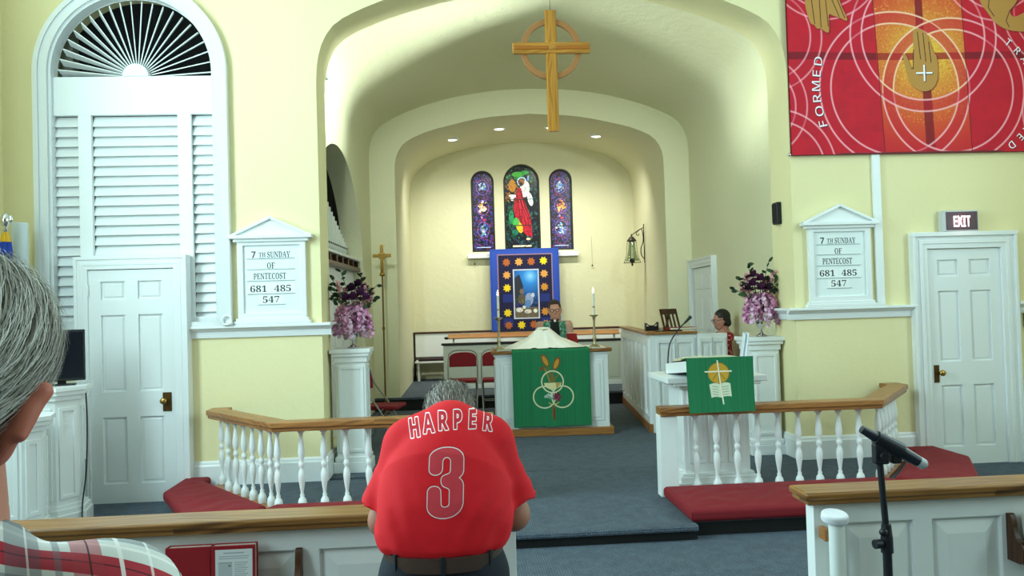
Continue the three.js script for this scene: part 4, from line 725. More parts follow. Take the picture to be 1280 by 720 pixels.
for (let i = 0; i < 17; i++) {
  const z = -3.9 + i * 0.13, h = 0.15 + i * 0.045, o = cthing('organ_pipe', i === 16 ? 'tallest and nearest of the silvery organ pipes in the left opening' : i === 0 ? 'shortest and farthest of the silvery organ pipes in the left opening' : ORD[16 - i] + ' silvery organ pipe from the tall near end of the left opening', 'organ pipe', [-2.66, 2.35, z], 0, 'organ pipes in the left opening');
  mesh('pipe_body', lathe([[0, 0.02], [0.02, 0.02], [0.052, 0.09], [0.052, h], [0.047, h], [0.047, 0.12], [0, 0.12]], 14), std('#dfe7ea', 0.3, { metalness: 0.35 }), o); mesh('pipe_mouth', b2(0.046, 0.054, 0.1, 0.125, -0.022, 0.022), iron, o);
}
{ const o = cthing('pipe_chest', 'dark wooden chest that carries the organ pipes', 'organ', [-2.705, 2.1, -2.6]); mesh('chest', uvm(b2(-0.1, 0.09, 0, 0.235, -1.4, 0.6, 0.01), 'z'), walnut, o); mesh('chest_lid', uvm(b2(-0.11, 0.1, 0.22, 0.24, -1.4, 0.6, 0.006), 'z'), walnut, o); }
// ================================================================ PEDESTALS, FLOWERS, LECTERN, RAILS, KNEELERS
function pedestal(label, x, z, h) {
  const o = thing('flower_pedestal', label, 'pedestal', [x, 0.1, z]);
  mesh('plinth', [b2(-0.175, 0.175, 0, 0.1, -0.175, 0.175, 0.006), b2(-0.16, 0.16, 0.1, 0.15, -0.16, 0.16, 0.012)], white, o);
  mesh('shaft', b2(-0.14, 0.14, 0.14, h - 0.12, -0.14, 0.14, 0.004), white, o);
  for (const [dx, dz, r] of [[0, 0.14, 0], [0, -0.14, 0], [0.14, 0, 1], [-0.14, 0, 1]]) { const s = poly([[-0.118, 0.19], [0.118, 0.19], [0.118, h - 0.16], [-0.118, h - 0.16]]); s.holes.push(new THREE.Path(poly([[-0.088, 0.22], [0.088, 0.22], [0.088, h - 0.19], [-0.088, h - 0.19]]).getPoints())); const g = extr(s, 0.012, 0.003); g.translate(0, 0, dz < 0 || dx < 0 ? -0.006 : -0.004); if (r) g.rotateY(Math.PI / 2); g.translate(dx, 0, dz); mesh('side_panel', g, white, o); }
  mesh('capital', [b2(-0.155, 0.155, h - 0.13, h - 0.07, -0.155, 0.155, 0.008), b2(-0.175, 0.175, h - 0.075, h - 0.035, -0.175, 0.175, 0.01), b2(-0.19, 0.19, h - 0.04, h, -0.19, 0.19, 0.006)], white, o);
}
pedestal('white panelled flower pedestal standing left of the chancel arch', -1.985, -0.45, 1.155);
pedestal('white panelled flower pedestal standing right of the chancel arch', 2.0, -0.45, 1.14);
function vase(label, x, y, z) {
  const o = thing('vase', label, 'vase', [x, y, z], 0);
  mesh('vase_body', lathe([[0, 0.05], [0.012, 0.05], [0.014, 0.07], [0.045, 0.11], [0.06, 0.16], [0.05, 0.21], [0.065, 0.235], [0.06, 0.235], [0.045, 0.21], [0.054, 0.16], [0.04, 0.115], [0, 0.1]], 24), silver, o);
  mesh('vase_foot', lathe([[0, 0], [0.055, 0], [0.056, 0.012], [0.03, 0.024], [0.013, 0.04], [0.012, 0.06], [0, 0.06]], 24), silver, o);
}
vase('silver footed vase on the left flower pedestal', -1.97, 1.255, -0.44);
vase('silver footed vase on the right flower pedestal', 2.02, 1.24, -0.44);
{
  const pinks = ['#e6a8cc', '#f2cfe4', '#d890ba'].map(c => std(c, 0.75)), peach = std('#d8a0a0', 0.75), plum = std('#3c1436', 0.8), plum2 = std('#5a2250', 0.8), leafM = std('#3c5a36', 0.7), leafD = std('#22351f', 0.75), stemM = std('#4a5a34', 0.8);
  const floret = (() => { const list = []; for (let i = 0; i < 5; i++) { const a = i * Math.PI * 0.4, g = new THREE.CircleGeometry(0.013, 5); g.scale(1, 0.8, 1); g.translate(0.011, 0, 0); g.rotateY(-0.45); g.rotateZ(a); list.push(g); } return join(list); })();
  const petal = (L, W) => { const g = new THREE.PlaneGeometry(W, L, 2, 3); g.translate(0, L / 2, 0); const p = g.attributes.position; for (let i = 0; i < p.count; i++) { const t = p.getY(i) / L; p.setX(i, p.getX(i) * Math.sin(Math.PI * (0.12 + t * 0.82))); p.setZ(i, 0.18 * L * t * t + Math.abs(p.getX(i)) * 0.25); } g.computeVertexNormals(); return plain(g); };
  const dbl = m => { m.side = THREE.DoubleSide; return m; }; [...pinks, peach, plum, plum2, leafM, leafD].forEach(dbl);
  const arrangement = (label, pos, seed, mir) => {
    const r = rng(seed), o = thing('flower_arrangement', label, 'flowers', pos, 0);
    const P = (x, y, z) => V(x * mir, y, z);
    // hanging sprays of pink blossom all around the vase
    for (let k = 0; k < 22; k++) {
      const a = k * 2.4, rad = 0.03 + 0.085 * Math.sqrt((k % 11) / 11), top = P(Math.cos(a) * rad, 0.2 + 0.06 * r() - rad * 0.4, Math.sin(a) * rad * 0.8), len = 0.2 + r() * 0.1, list = [];
      const out = 0.05 + r() * 0.03;
      for (let i = 0; i < 34; i++) { const t = r(), w = 0.03 * (1 - t * 0.6), q = V(top.x + mir * Math.cos(a) * out * Math.sin(t * 2) + (r() - 0.5) * w * 2, top.y + 0.03 - t * len, top.z + Math.sin(a) * out * Math.sin(t * 2) + (r() - 0.5) * w * 2); list.push(tf(floret, q.x, q.y, q.z, (r() - 0.5) * 2.2, r() * 6, r() * 6)); }
      mesh('hanging_blossom', list, pinks[k % 3], o);
    }
    // upright peach spikes left and right, plum blooms in the middle
    for (const [x, z, h] of [[-0.13, 0.03, 0.46], [-0.09, -0.06, 0.4], [0.14, 0.02, 0.44], [0.18, -0.05, 0.36]]) { const list = []; for (let i = 0; i < 26; i++) { const t = i / 25; list.push(tf(floret, (x * (0.7 + 0.3 * t)) * mir + (r() - 0.5) * 0.045, 0.2 + t * (h - 0.2), z + (r() - 0.5) * 0.045, (r() - 0.5) * 2, r() * 6, r() * 6)); } mesh('blossom_spike', list, peach, o); mesh('stem', tube([P(x * 0.2, 0, 0), P(x * 0.7, 0.2, z), P(x, h, z)], 0.004, 12, 5), stemM, o); }
    for (const [x, y, z, s] of [[0.02, 0.29, 0.07, 1.5], [0.09, 0.33, 0.04, 1.5], [0.0, 0.38, 0.02, 1.4], [0.06, 0.42, -0.01, 1.3], [0.14, 0.29, 0.05, 1.2], [-0.05, 0.29, 0.08, 1.2], [0.12, 0.38, 0.0, 1.2]]) { const list = []; for (let i = 0; i < 16; i++) list.push(tf(petal(0.055 * s, 0.04 * s), x * mir, y, z, 0.3 + (i % 4) * 0.38, i * 2.4, 0)); mesh('plum_bloom', list, r() < 0.5 ? plum : plum2, o); mesh('stem', tube([P(x * 0.2, 0, 0), P(x * 0.7, y * 0.6, z * 0.6), P(x, y, z)], 0.004, 12, 5), stemM, o); }
    // leafy twigs
    for (const [x, y, z] of [[-0.27, 0.44, 0.03], [-0.21, 0.52, -0.02], [-0.1, 0.56, 0.0], [-0.3, 0.36, 0.02], [0.24, 0.42, 0], [0.27, 0.3, 0.04], [0.1, 0.54, -0.04], [-0.16, 0.4, 0.06]]) {
      const tip = P(x, y, z); const sp = new THREE.CatmullRomCurve3([P(0, 0.02, 0), P(x * 0.4, y * 0.62, z), tip]); mesh('twig', plain(new THREE.TubeGeometry(sp, 14, 0.003, 5)), stemM, o);
      for (let i = 0; i < 6; i++) { const q = sp.getPoint(0.55 + i * 0.09); mesh('leaf', tf(petal(0.05 + r() * 0.018, 0.04), q.x, q.y, q.z, 0.2 + r() * 0.7, (r() - 0.5) * 1.6, (r() - 0.5) * 4), r() < 0.5 ? leafM : leafD, o); }
    }
  };
  arrangement('pink, plum and peach flower arrangement in the vase on the left pedestal', [-1.97, 1.43, -0.44], 4, 1);
  arrangement('pink, plum and peach flower arrangement in the vase on the right pedestal', [2.02, 1.415, -0.44], 17, -1);
}
// --- lectern with its cloth, book and microphone
{
  const o = thing('lectern', 'white panelled lectern with a wide shelf standing just behind the right altar rail', 'lectern', [1.09, 0.1, 0.75]);
  mesh('plinth', [b2(-0.34, 0.34, 0, 0.055, -0.3, 0.29, 0.006), b2(-0.315, 0.315, 0.05, 0.1, -0.275, 0.265, 0.01), b2(-0.295, 0.295, 0.1, 0.125, -0.255, 0.245, 0.008)], white, o);
  mesh('body', b2(-0.27, 0.27, 0.12, 0.86, -0.23, 0.22, 0.004), white, o);
  for (const [a, b] of [[-0.235, -0.09], [-0.065, 0.065], [0.09, 0.235]]) mesh('panel', [b2(a, b, 0.2, 0.8, 0.212, 0.228, 0.005), b2(a + 0.03, b - 0.03, 0.24, 0.76, 0.22, 0.235, 0.006)], white, o);
  for (const s of [-1, 1]) mesh('side_panel', b2(s * 0.272 - 0.007, s * 0.272 + 0.007, 0.2, 0.8, -0.16, 0.16, 0.005), white, o);
  mesh('bed_mould', [b2(-0.3, 0.3, 0.8, 0.83, -0.26, 0.25, 0.006), b2(-0.36, 0.36, 0.828, 0.855, -0.31, 0.29, 0.008)], white, o);
  mesh('shelf', b2(-0.41, 0.41, 0.853, 0.9, -0.36, 0.30, 0.006), white, o);
  const sd = extr(poly([[-0.12, 0.9], [0.5, 0.96], [0.5, 1.045], [-0.12, 0.985]]), 0.5, 0.003); sd.rotateY(-Math.PI / 2); sd.translate(0.19, 0, 0);
  mesh('desk', sd, white, o);
}
{
  const map = canvasTex(720, 560, (c, w, h) => {
    const r = rng(8); c.fillStyle = '#107044'; c.fillRect(0, 0, w, h); for (let i = 0; i < 700; i++) { c.fillStyle = `rgba(${r() < 0.5 ? '0,40,20' : '60,170,110'},0.05)`; c.fillRect(r() * w, 0, 2 + r() * 3, h); }
    const k = w / 350, X = v => (v - 385) * k, Y = v => (v - 349) * k * 0.98;    // drawing measured in a four-times view
    c.fillStyle = '#c99a2c'; c.beginPath(); c.ellipse(X(551), Y(430), 55 * k, 52 * k, 0, 0, 7); c.fill(); c.strokeStyle = '#8a6a1c'; c.lineWidth = 4 * k; c.stroke(); c.lineWidth = 3 * k; c.strokeStyle = '#7a6424'; c.beginPath(); c.moveTo(X(551), Y(420)); c.lineTo(X(520), Y(462)); c.moveTo(X(551), Y(420)); c.lineTo(X(585), Y(462)); c.moveTo(X(551), Y(380)); c.lineTo(X(551), Y(480)); c.stroke();
    c.fillStyle = '#d4dcc0'; c.beginPath(); c.moveTo(X(500), Y(486)); c.quadraticCurveTo(X(530), Y(474), X(556), Y(486)); c.quadraticCurveTo(X(585), Y(470), X(610), Y(484)); c.lineTo(X(614), Y(550)); c.quadraticCurveTo(X(585), Y(542), X(558), Y(554)); c.quadraticCurveTo(X(530), Y(544), X(508), Y(554)); c.closePath(); c.fill();
    c.strokeStyle = '#7f8f78'; c.lineWidth = 2.6 * k; for (let i = 0; i < 4; i++) { c.beginPath(); c.moveTo(X(516), Y(496 + i * 13)); c.lineTo(X(546), Y(501 + i * 13)); c.moveTo(X(566), Y(501 + i * 13)); c.lineTo(X(600), Y(496 + i * 13)); c.stroke(); }
    c.strokeStyle = '#efe9d2'; c.lineWidth = 7 * k; c.beginPath(); c.moveTo(X(547), Y(364)); c.lineTo(X(569), Y(588)); c.moveTo(X(479), Y(421)); c.lineTo(X(621), Y(421)); c.stroke(); c.strokeStyle = 'rgba(90,70,30,0.5)'; c.lineWidth = 1.4 * k; c.beginPath(); c.moveTo(X(551), Y(366)); c.lineTo(X(573), Y(586)); c.stroke();
  });
  const o = thing('lectern_cloth', 'green lectern cloth with a gold sun, an open book and a thin cross', 'cloth', [1.035, 0.75, 1.27], 0);
  const g = new THREE.PlaneGeometry(0.53, 0.42, 24, 16); g.translate(0, 0.21, 0); const p = g.attributes.position;
  for (let i = 0; i < p.count; i++) { const y = p.getY(i), t = 1 - y / 0.42; p.setX(i, p.getX(i) * (1 - 0.02 * t)); p.setZ(i, 0.012 + 0.03 * t * t + 0.004 * Math.sin(p.getX(i) * 22) * t); } g.computeVertexNormals();
  mesh('cloth', g, new THREE.MeshStandardMaterial({ map, roughness: 0.85, side: THREE.DoubleSide }), o);
  const top = new THREE.PlaneGeometry(0.53, 0.26, 8, 8); top.rotateX(-Math.PI / 2); top.translate(0, 0, -0.118); const q = top.attributes.position; for (let i = 0; i < q.count; i++) q.setY(i, 0.421 + (q.getZ(i) - 0.012) * 0.1); top.computeVertexNormals();
  mesh('cloth_top', top, new THREE.MeshStandardMaterial({ color: '#107044', roughness: 0.85, side: THREE.DoubleSide }), o);
}
{
  const o = thing('open_book', 'large open book with cream pages lying on the lectern', 'book', [1.035, 1.119, 0.92], 0); o.rotation.x = -0.09;
  for (const s of [-1, 1]) { const pg = extr((() => { const q = new THREE.Shape(); q.moveTo(0, 0); q.lineTo(0.23, 0); q.lineTo(0.23, 0.014); q.quadraticCurveTo(0.1, 0.045, 0, 0.022); q.closePath(); return q; })(), 0.28, 0.002); pg.translate(0, 0.008, -0.14); if (s < 0) { pg.scale(-1, 1, 1); } mesh('pages', s < 0 ? flip(pg) : pg, std('#d9d3b0', 0.8), o); }
  mesh('cover', b2(-0.245, 0.245, 0, 0.008, -0.15, 0.15, 0.003), std('#3c2a20', 0.6), o);
}
{
  const o = thing('gooseneck_microphone', 'thin black gooseneck microphone rising from the left of the lectern shelf', 'microphone', [0.80, 1.0, 0.62]);
  mesh('base', lathe([[0, 0], [0.026, 0], [0.026, 0.01], [0.012, 0.018], [0.009, 0.05], [0, 0.05]], 16), std('#8a8f92', 0.4, { metalness: 0.5 }), o);
  mesh('neck', tube([[0, 0.03, 0], [0.0, 0.14, 0.01], [0.02, 0.26, 0.02], [0.09, 0.37, 0.03], [0.15, 0.43, 0.035]], 0.006, 40), blackPlastic, o);
  mesh('head', [cyl(0.009, 0.013, V(0.145, 0.425, 0.035), V(0.185, 0.465, 0.04), 12), sph(0.016, 0.192, 0.472, 0.04)], blackPlastic, o);
}
{
  const o = thing('white_folder', 'white folder standing on edge at the right side of the lectern', 'folder', [1.43, 1.002, 0.66], 0); o.rotation.set(0, -0.27, -0.16);
  mesh('back_board', b2(-0.006, 0.006, 0, 0.33, -0.12, 0.12, 0.003), std('#e6ecf0', 0.5), o); mesh('front_board', b2(-0.03, -0.02, 0, 0.325, -0.12, 0.12, 0.003), std('#dfe7ee', 0.5), o); mesh('sheets', b2(-0.02, -0.006, 0.01, 0.31, -0.115, 0.11), std('#b9c4cf', 0.7), o);
}
// --- communion rails
function ribbon(pts, w, y0, y1, bev = 0) {               // mitred strip along a polyline of [x, z]
  const L = [], R = [];
  pts.forEach((p, i) => { const a = pts[i - 1] || p, b = pts[i + 1] || p; const d1 = [p[0] - a[0], p[1] - a[1]], d2 = [b[0] - p[0], b[1] - p[1]]; const nrm = d => { const l = Math.hypot(...d) || 1; return [-d[1] / l, d[0] / l]; }; let n1 = i ? nrm(d1) : nrm(d2), n2 = i < pts.length - 1 ? nrm(d2) : n1; let m = [n1[0] + n2[0], n1[1] + n2[1]]; const k = w / (1 + n1[0] * n2[0] + n1[1] * n2[1]) / 2 * 1; m = [m[0] * k, m[1] * k]; L.push([p[0] + m[0], p[1] + m[1]]); R.unshift([p[0] - m[0], p[1] - m[1]]); });
  const g = extr(poly([...L, ...R].map(([x, z]) => [x, -z])), y1 - y0, bev); g.rotateX(-Math.PI / 2); g.translate(0, y0, 0);
  const pos = g.attributes.position, uv = g.attributes.uv; for (let i = 0; i < pos.count; i++) uv.setXY(i, pos.getX(i) + pos.getZ(i) * 0.5, pos.getY(i) + pos.getZ(i) * 0.5 - pos.getX(i) * 0.1); return g;
}
const BAL = lathe([[0, 0], [0.026, 0], [0.031, 0.012], [0.033, 0.045], [0.029, 0.07], [0.014, 0.093], [0.018, 0.103], [0.011, 0.118], [0.014, 0.14], [0.024, 0.21], [0.027, 0.25], [0.021, 0.285], [0.012, 0.305], [0.02, 0.32], [0.023, 0.335], [0.02, 0.35], [0.012, 0.365], [0.022, 0.39], [0.0265, 0.425], [0.022, 0.48], [0.0125, 0.54], [0.011, 0.552], [0.018, 0.563], [0.012, 0.572], [0.027, 0.58], [0.029, 0.6], [0.028, 0.625]], 14);
function rail(label, sx) {
  const pts = [[0.57, 1.165], [2.31, 1.165], [3.03, 0.22], [3.03, 0.05]].map(([x, z]) => [x * sx + (sx < 0 ? -0.04 : 0), z]); if (sx < 0) pts[0][0] = -0.72;
  const o = thing('communion_rail', label, 'railing', [0, 0.1, 0]);
  mesh('handrail', [ribbon(pts, 0.17, 0.655, 0.685, 0.006), ribbon(pts, 0.145, 0.628, 0.656, 0.008)], oak, o);
  mesh('base_rail', ribbon(pts, 0.1, 0.0, 0.022, 0.003), oak, o);
  const put = (x, z) => { const b = share('baluster', BAL, white, o); b.position.set(x, 0.02, z); };
  if (sx > 0) for (let i = 0; i < 9; i++) put(0.862 + i * 0.166, 1.15); else for (let i = 0; i < 9; i++) put(-2.36 + i * 0.169 - (i ? 0 : 0.01), 1.14);
  const [c, d] = [pts[1], pts[2]]; for (let i = 0; i < 6; i++) { const t = 0.13 + i * 0.137; put(c[0] + (d[0] - c[0]) * t, c[1] + (d[1] - c[1]) * t); }
  put(d[0], 0.1);
  const e = pts[0][0]; mesh('newel', b2(e - (sx > 0 ? 0.01 : 0.13), e + (sx > 0 ? 0.13 : 0.01), 0, 0.63, 1.165 - 0.06, 1.165 + 0.06, 0.005), white, o);
  return o;
}
rail('left altar rail with oak handrail and white turned balusters, left of the man in red', -1);
rail('right altar rail with oak handrail and white turned balusters, before the lectern', 1);
// --- red kneelers lying along the rails
function kneeler(label, pts, seed) {
  const cx = pts.reduce((a, p) => a + p[0], 0) / pts.length, cz = pts.reduce((a, p) => a + p[1], 0) / pts.length;
  const o = thing('kneeler', label, 'kneeler', [cx, 0.1, cz]);
  const s = poly(pts.map(([x, z]) => [x - cx, -(z - cz)])); let g = extr(s, 0.03, 0.032, { bevelSegments: 4, bevelSize: 0.035, bevelOffset: -0.035 }); g.rotateX(-Math.PI / 2); g.translate(0, 0.032, 0);
  mesh('cushion_side', g, redCloth, o);
  // top cloth with creases: inset outline filled by a fine grid
  const n = 46, xs = pts.map(p => p[0] - cx), zs = pts.map(p => p[1] - cz), x0 = Math.min(...xs), x1 = Math.max(...xs), z0 = Math.min(...zs), z1 = Math.max(...zs);
  const ins = (x, z) => { let d = 1e9, inn = false; for (let i = 0, j = pts.length - 1; i < pts.length; j = i++) { const ax = xs[j], az = zs[j], bx_ = xs[i], bz = zs[i]; if ((az > z) !== (bz > z) && x < (bx_ - ax) * (z - az) / (bz - az) + ax) inn = !inn; const t = Math.max(0, Math.min(1, ((x - ax) * (bx_ - ax) + (z - az) * (bz - az)) / ((bx_ - ax) ** 2 + (bz - az) ** 2))); d = Math.min(d, Math.hypot(x - ax - t * (bx_ - ax), z - az - t * (bz - az))); } return inn ? d : -d; };
  const nz = valueNoise(seed), H = (x, z) => { const d = ins(x, z); return 0.086 + 0.02 * Math.min(1, Math.max(0, d / 0.16)) + Math.min(1, d / 0.08) * (0.012 * (nz(x * 9 + z * 5 + 40, z * 3 - x * 2 + 40) - 0.5) + 0.006 * Math.sin(x * 21 + z * 30 + nz(x * 5 + 20, z * 5 + 20) * 8)); };
  const pos = []; const dx = (x1 - x0) / n, dz = (z1 - z0) / n;
  for (let i = 0; i < n; i++) for (let j = 0; j < n; j++) { const q = [[0, 0], [0, 1], [1, 1], [1, 0]].map(([a, b]) => [x0 + (i + a) * dx, z0 + (j + b) * dz]); if (q.every(([x, z]) => ins(x, z) > 0.018)) { const v = q.map(([x, z]) => [x, H(x, z), z]); pos.push(...v[0], ...v[1], ...v[2], ...v[0], ...v[2], ...v[3]); } }
  const tg = new THREE.BufferGeometry(); tg.setAttribute('position', new THREE.Float32BufferAttribute(pos, 3)); const mv = mergeVertices(tg, 1e-4); mv.computeVertexNormals(); mesh('cushion_top', mv, redCloth, o);
  return o;
}
kneeler('long red kneeler cushion along the straight part of the left rail', [[-2.37, 1.25], [-0.7, 1.25], [-0.7, 2.0], [-2.67, 2.0]], 31);
kneeler('creased red kneeler cushion on the slant of the left rail by the left door', [[-2.43, 1.28], [-2.72, 1.95], [-3.4, 0.62], [-3.4, 0.06], [-3.18, 0.06], [-3.18, 0.24]], 47);
kneeler('long red kneeler cushion along the straight part of the right rail', [[0.57, 1.25], [2.33, 1.25], [2.67, 2.0], [0.57, 2.0]], 59);
kneeler('red kneeler cushion on the slant of the right rail before the right door', [[2.40, 1.28], [3.14, 0.25], [3.14, 0.06], [3.44, 0.06], [3.44, 0.62], [2.72, 1.95]], 71);
// ================================================================ THE NEAR PART OF THE NAVE
// --- pew screens
function pewScreen(label, x0, x1, panels, endLeft) {
  const o = thing('pew_screen', label, 'pew', [0, 0, 4.52], 0);
  mesh('screen_board', b2(x0, x1, 0, 0.845, -0.03, 0.02, 0.003), white, o);
  mesh('cap_rail', [uvm(b2(x0 - 0.035, x1 + 0.035, 0.845, 0.865, -0.07, 0.075, 0.006)), uvm(b2(x0 - 0.045, x1 + 0.045, 0.863, 0.892, -0.08, 0.085, 0.01))], capwood, o);
  const s = poly([[x0, 0.1], [x1, 0.1], [x1, 0.845], [x0, 0.845]]); for (const [a, b] of panels) s.holes.push(new THREE.Path(poly([[a, 0.16], [b, 0.16], [b, 0.765], [a, 0.765]]).getPoints()));
  const g = extr(s, 0.016, 0.003); g.translate(0, 0, 0.02); mesh('panel_frame', g, white, o);
  for (const [a, b] of panels) { const f = extr(poly([[a + 0.01, 0.17], [b - 0.01, 0.17], [b - 0.01, 0.755], [a + 0.01, 0.755]]), 0.004, 0.01, { bevelThickness: 0.012, bevelSize: 0.05, bevelOffset: -0.05, bevelSegments: 1 }); f.translate(0, 0, 0.018); mesh('panel', f, white, o); }
  mesh('skirting', b2(x0, x1, 0, 0.1, 0.02, 0.045, 0.005), white, o);
  return o;
}
pewScreen('white panelled pew screen with wooden cap in front of the man in red', -4.6, -0.80, [[-4.4, -3.75], [-3.67, -3.02], [-2.94, -2.31], [-2.23, -1.585], [-1.505, -0.88]]);
pewScreen('white panelled pew screen with wooden cap behind the microphone stand', 0.315, 4.7, [[0.43, 0.70], [0.775, 1.045], [1.14, 1.8], [1.88, 2.5], [2.58, 3.2], [3.28, 3.9], [3.98, 4.6]]);
// --- book racks with curved ends
function bookRack(label, x0, x1) {
  const o = thing('book_rack', label, 'book rack', [0, 0.6, 4.556], 0);
  const s = new THREE.Shape(); s.moveTo(0, 0); s.lineTo(0, 0.175); s.lineTo(0.02, 0.178); s.quadraticCurveTo(0.035, 0.17, 0.04, 0.13); s.quadraticCurveTo(0.05, 0.085, 0.085, 0.075); s.lineTo(0.095, 0.06); s.lineTo(0.09, 0.01); s.lineTo(0.07, 0); s.closePath();
  for (const x of [x0, x1]) { const g = extr(s, 0.018, 0.002); g.rotateY(-Math.PI / 2); g.translate(x + 0.009, 0, 0); mesh('rack_end', uvm(g, 'y'), walnut, o); }
  mesh('rack_front', uvm(b2(x0, x1, 0.035, 0.085, 0.075, 0.09, 0.003)), walnut, o); mesh('rack_floor', uvm(b2(x0, x1, 0.0, 0.012, 0.0, 0.085, 0.002)), walnut, o);
}
bookRack('dark wooden book rack with curved ends on the left pew screen', -2.35, -1.575);
bookRack('dark wooden book rack with curved ends on the right pew screen', 1.075, 1.9);
{
  const labelMap = canvasTex(320, 420, (c, w, h) => { c.fillStyle = '#e4e8ec'; c.fillRect(0, 0, w, h); c.fillStyle = '#aab2bc'; c.fillRect(70, 26, 180, 10); c.fillRect(30, 56, 260, 7); c.fillRect(30, 74, 250, 7); c.fillStyle = '#c4c9cf'; c.fillRect(26, 110, 120, 150); c.fillStyle = '#8d949c'; c.fillRect(26, 110, 120, 6); c.fillRect(110, 130, 26, 20); for (let i = 0; i < 9; i++) { c.fillStyle = '#98a0aa'; c.fillRect(164, 112 + i * 16, 120 - (i % 3) * 14, 5); } for (let i = 0; i < 6; i++) { c.fillStyle = '#a8b0b8'; c.fillRect(30, 290 + i * 18, 250 - (i % 2) * 30, 5); } });
  const book = (label, x, printed) => {
    const o = thing('hymnal', label, 'book', [x, 0.613, 4.62], 0); o.rotation.x = -0.05;
    mesh('cover', [b2(-0.074, 0.074, 0, 0.2, 0.018, 0.023, 0.002), b2(-0.074, 0.074, 0, 0.2, -0.023, -0.018, 0.002), b2(-0.077, -0.072, 0, 0.2, -0.023, 0.023, 0.002)], std('#9c0f22', 0.45), o);
    mesh('pages', b2(-0.073, 0.069, 0.004, 0.196, -0.018, 0.018), std('#ded9cc', 0.85), o);
    if (printed) { const p = new THREE.PlaneGeometry(0.126, 0.165); p.translate(0.002, 0.104, 0.0236); mesh('printed_label', p, new THREE.MeshStandardMaterial({ map: labelMap, roughness: 0.6 }), o); }
  };
  book('plain red hymnal standing in the left book rack', -1.94, false);
  book('red hymnal with a printed white sheet on its cover in the left book rack', -1.787, true);
}
{
  const o = thing('paper_leaflet', 'white folded leaflet lying in the left book rack beside the hymnals', 'leaflet', [-2.09, 0.616, 4.6], 0.1);
  mesh('sheet', [tf(b2(-0.06, 0.06, 0, 0.15, -0.002, 0.002), 0, 0, 0.01, -0.1), tf(b2(-0.06, 0.06, 0, 0.145, -0.002, 0.002), 0, 0, -0.005, 0.06)], std('#e6ebee', 0.7), o); mesh('pencil', cyl(0.004, 0.004, V(-0.075, 0.0, 0.03), V(-0.045, 0.17, 0.02), 8), blackPlastic, o);
}
{
  const o = thing('rack_booklet', 'pale booklet standing at the near end of the right book rack', 'booklet', [1.17, 0.613, 4.6], 0); o.rotation.x = -0.08;
  mesh('cover', b2(-0.06, 0.08, 0, 0.17, 0.012, 0.016), std('#c9d3e2', 0.6), o); mesh('pages', b2(-0.058, 0.078, 0.002, 0.168, -0.008, 0.012), std('#e2ddd0', 0.8), o);
}
{
  const o = thing('capped_post', 'white round post with a tilted oval cap beside the right pew screen', 'post', [0.362, 0, 4.645]);
  mesh('post_tube', lathe([[0, 0], [0.05, 0], [0.05, 0.02], [0.03, 0.03], [0.028, 0.81], [0, 0.81]], 24), std('#dfe6e2', 0.45), o);
  const ov = new THREE.Shape(); ov.absellipse(0, 0, 0.044, 0.033, 0, Math.PI * 2); const c = extr(ov, 0.012, 0.012, { bevelSegments: 4, bevelSize: 0.01, bevelOffset: -0.006 }); c.rotateX(-Math.PI / 2); mesh('post_cap', tf(c, -0.006, 0.808, 0.0, 0.3, -0.5, -0.12), std('#eef0f6', 0.35), o);
  mesh('bracket_block', b2(-0.035, -0.012, 0.72, 0.765, -0.075, -0.02, 0.003), oak, o);
}
// --- microphone on its stand
{
  const o = thing('microphone_stand', 'dark upright microphone stand in front of the right pew screen', 'stand', [0.205, 0, 5.3]);
  const metal = std('#23262d', 0.4, { metalness: 0.3 });
  mesh('base', lathe([[0, 0], [0.14, 0], [0.14, 0.015], [0.03, 0.03], [0.02, 0.06], [0, 0.06]], 28), metal, o);
  mesh('lower_tube', cyl(0.0125, 0.0125, V(0, 0.05, 0), V(0, 0.94, 0), 18), metal, o);
  mesh('upper_tube', cyl(0.009, 0.009, V(0, 0.94, 0), V(-0.012, 1.15, 0), 16), metal, o);
  mesh('clutch', [cyl(0.017, 0.0165, V(0, 0.885, 0), V(0, 0.925, 0), 18), cyl(0.0165, 0.013, V(0, 0.925, 0), V(0, 0.965, 0), 18)], metal, o);
  mesh('clutch_knob', [cyl(0.006, 0.006, V(0, 0.913, 0), V(-0.03, 0.913, 0.01), 10), cyl(0.013, 0.013, V(-0.022, 0.913, 0.008), V(-0.042, 0.913, 0.012), 12), sph(0.012, -0.014, 0.945, 0.01)], metal, o);
  mesh('mic_clip', [cyl(0.0195, 0.0245, V(-0.02, 1.211, 0), V(0.05, 1.169, 0.0), 20), b2(-0.03, 0.012, 1.135, 1.195, -0.013, 0.013, 0.006), cyl(0.011, 0.011, V(-0.008, 1.16, -0.022), V(-0.008, 1.16, 0.026), 12), b2(0.02, 0.05, 1.135, 1.165, -0.012, 0.012, 0.006)], metal, o);
}
{
  const o = thing('microphone', 'dark microphone with a pale tip lying in the clip of the stand', 'microphone', [0.205, 1.17, 5.3]);
  const d = V(0.187, -0.112, 0).normalize(), at = t => V(-0.062, 0.066, 0).addScaledVector(d, t);
  mesh('mic_body', [cyl(0.011, 0.0175, at(0), at(0.085), 20), cyl(0.0175, 0.0185, at(0.085), at(0.14), 20), cyl(0.0185, 0.016, at(0.14), at(0.19), 20)], std('#1d2230', 0.38), o);
  const tip = join([cyl(0.016, 0.0155, at(0.19), at(0.203), 20), sph(0.0158, ...at(0.204).toArray())]); mesh('mic_grille', tip, std('#b9c2c6', 0.55, { metalness: 0.2 }), o);
}
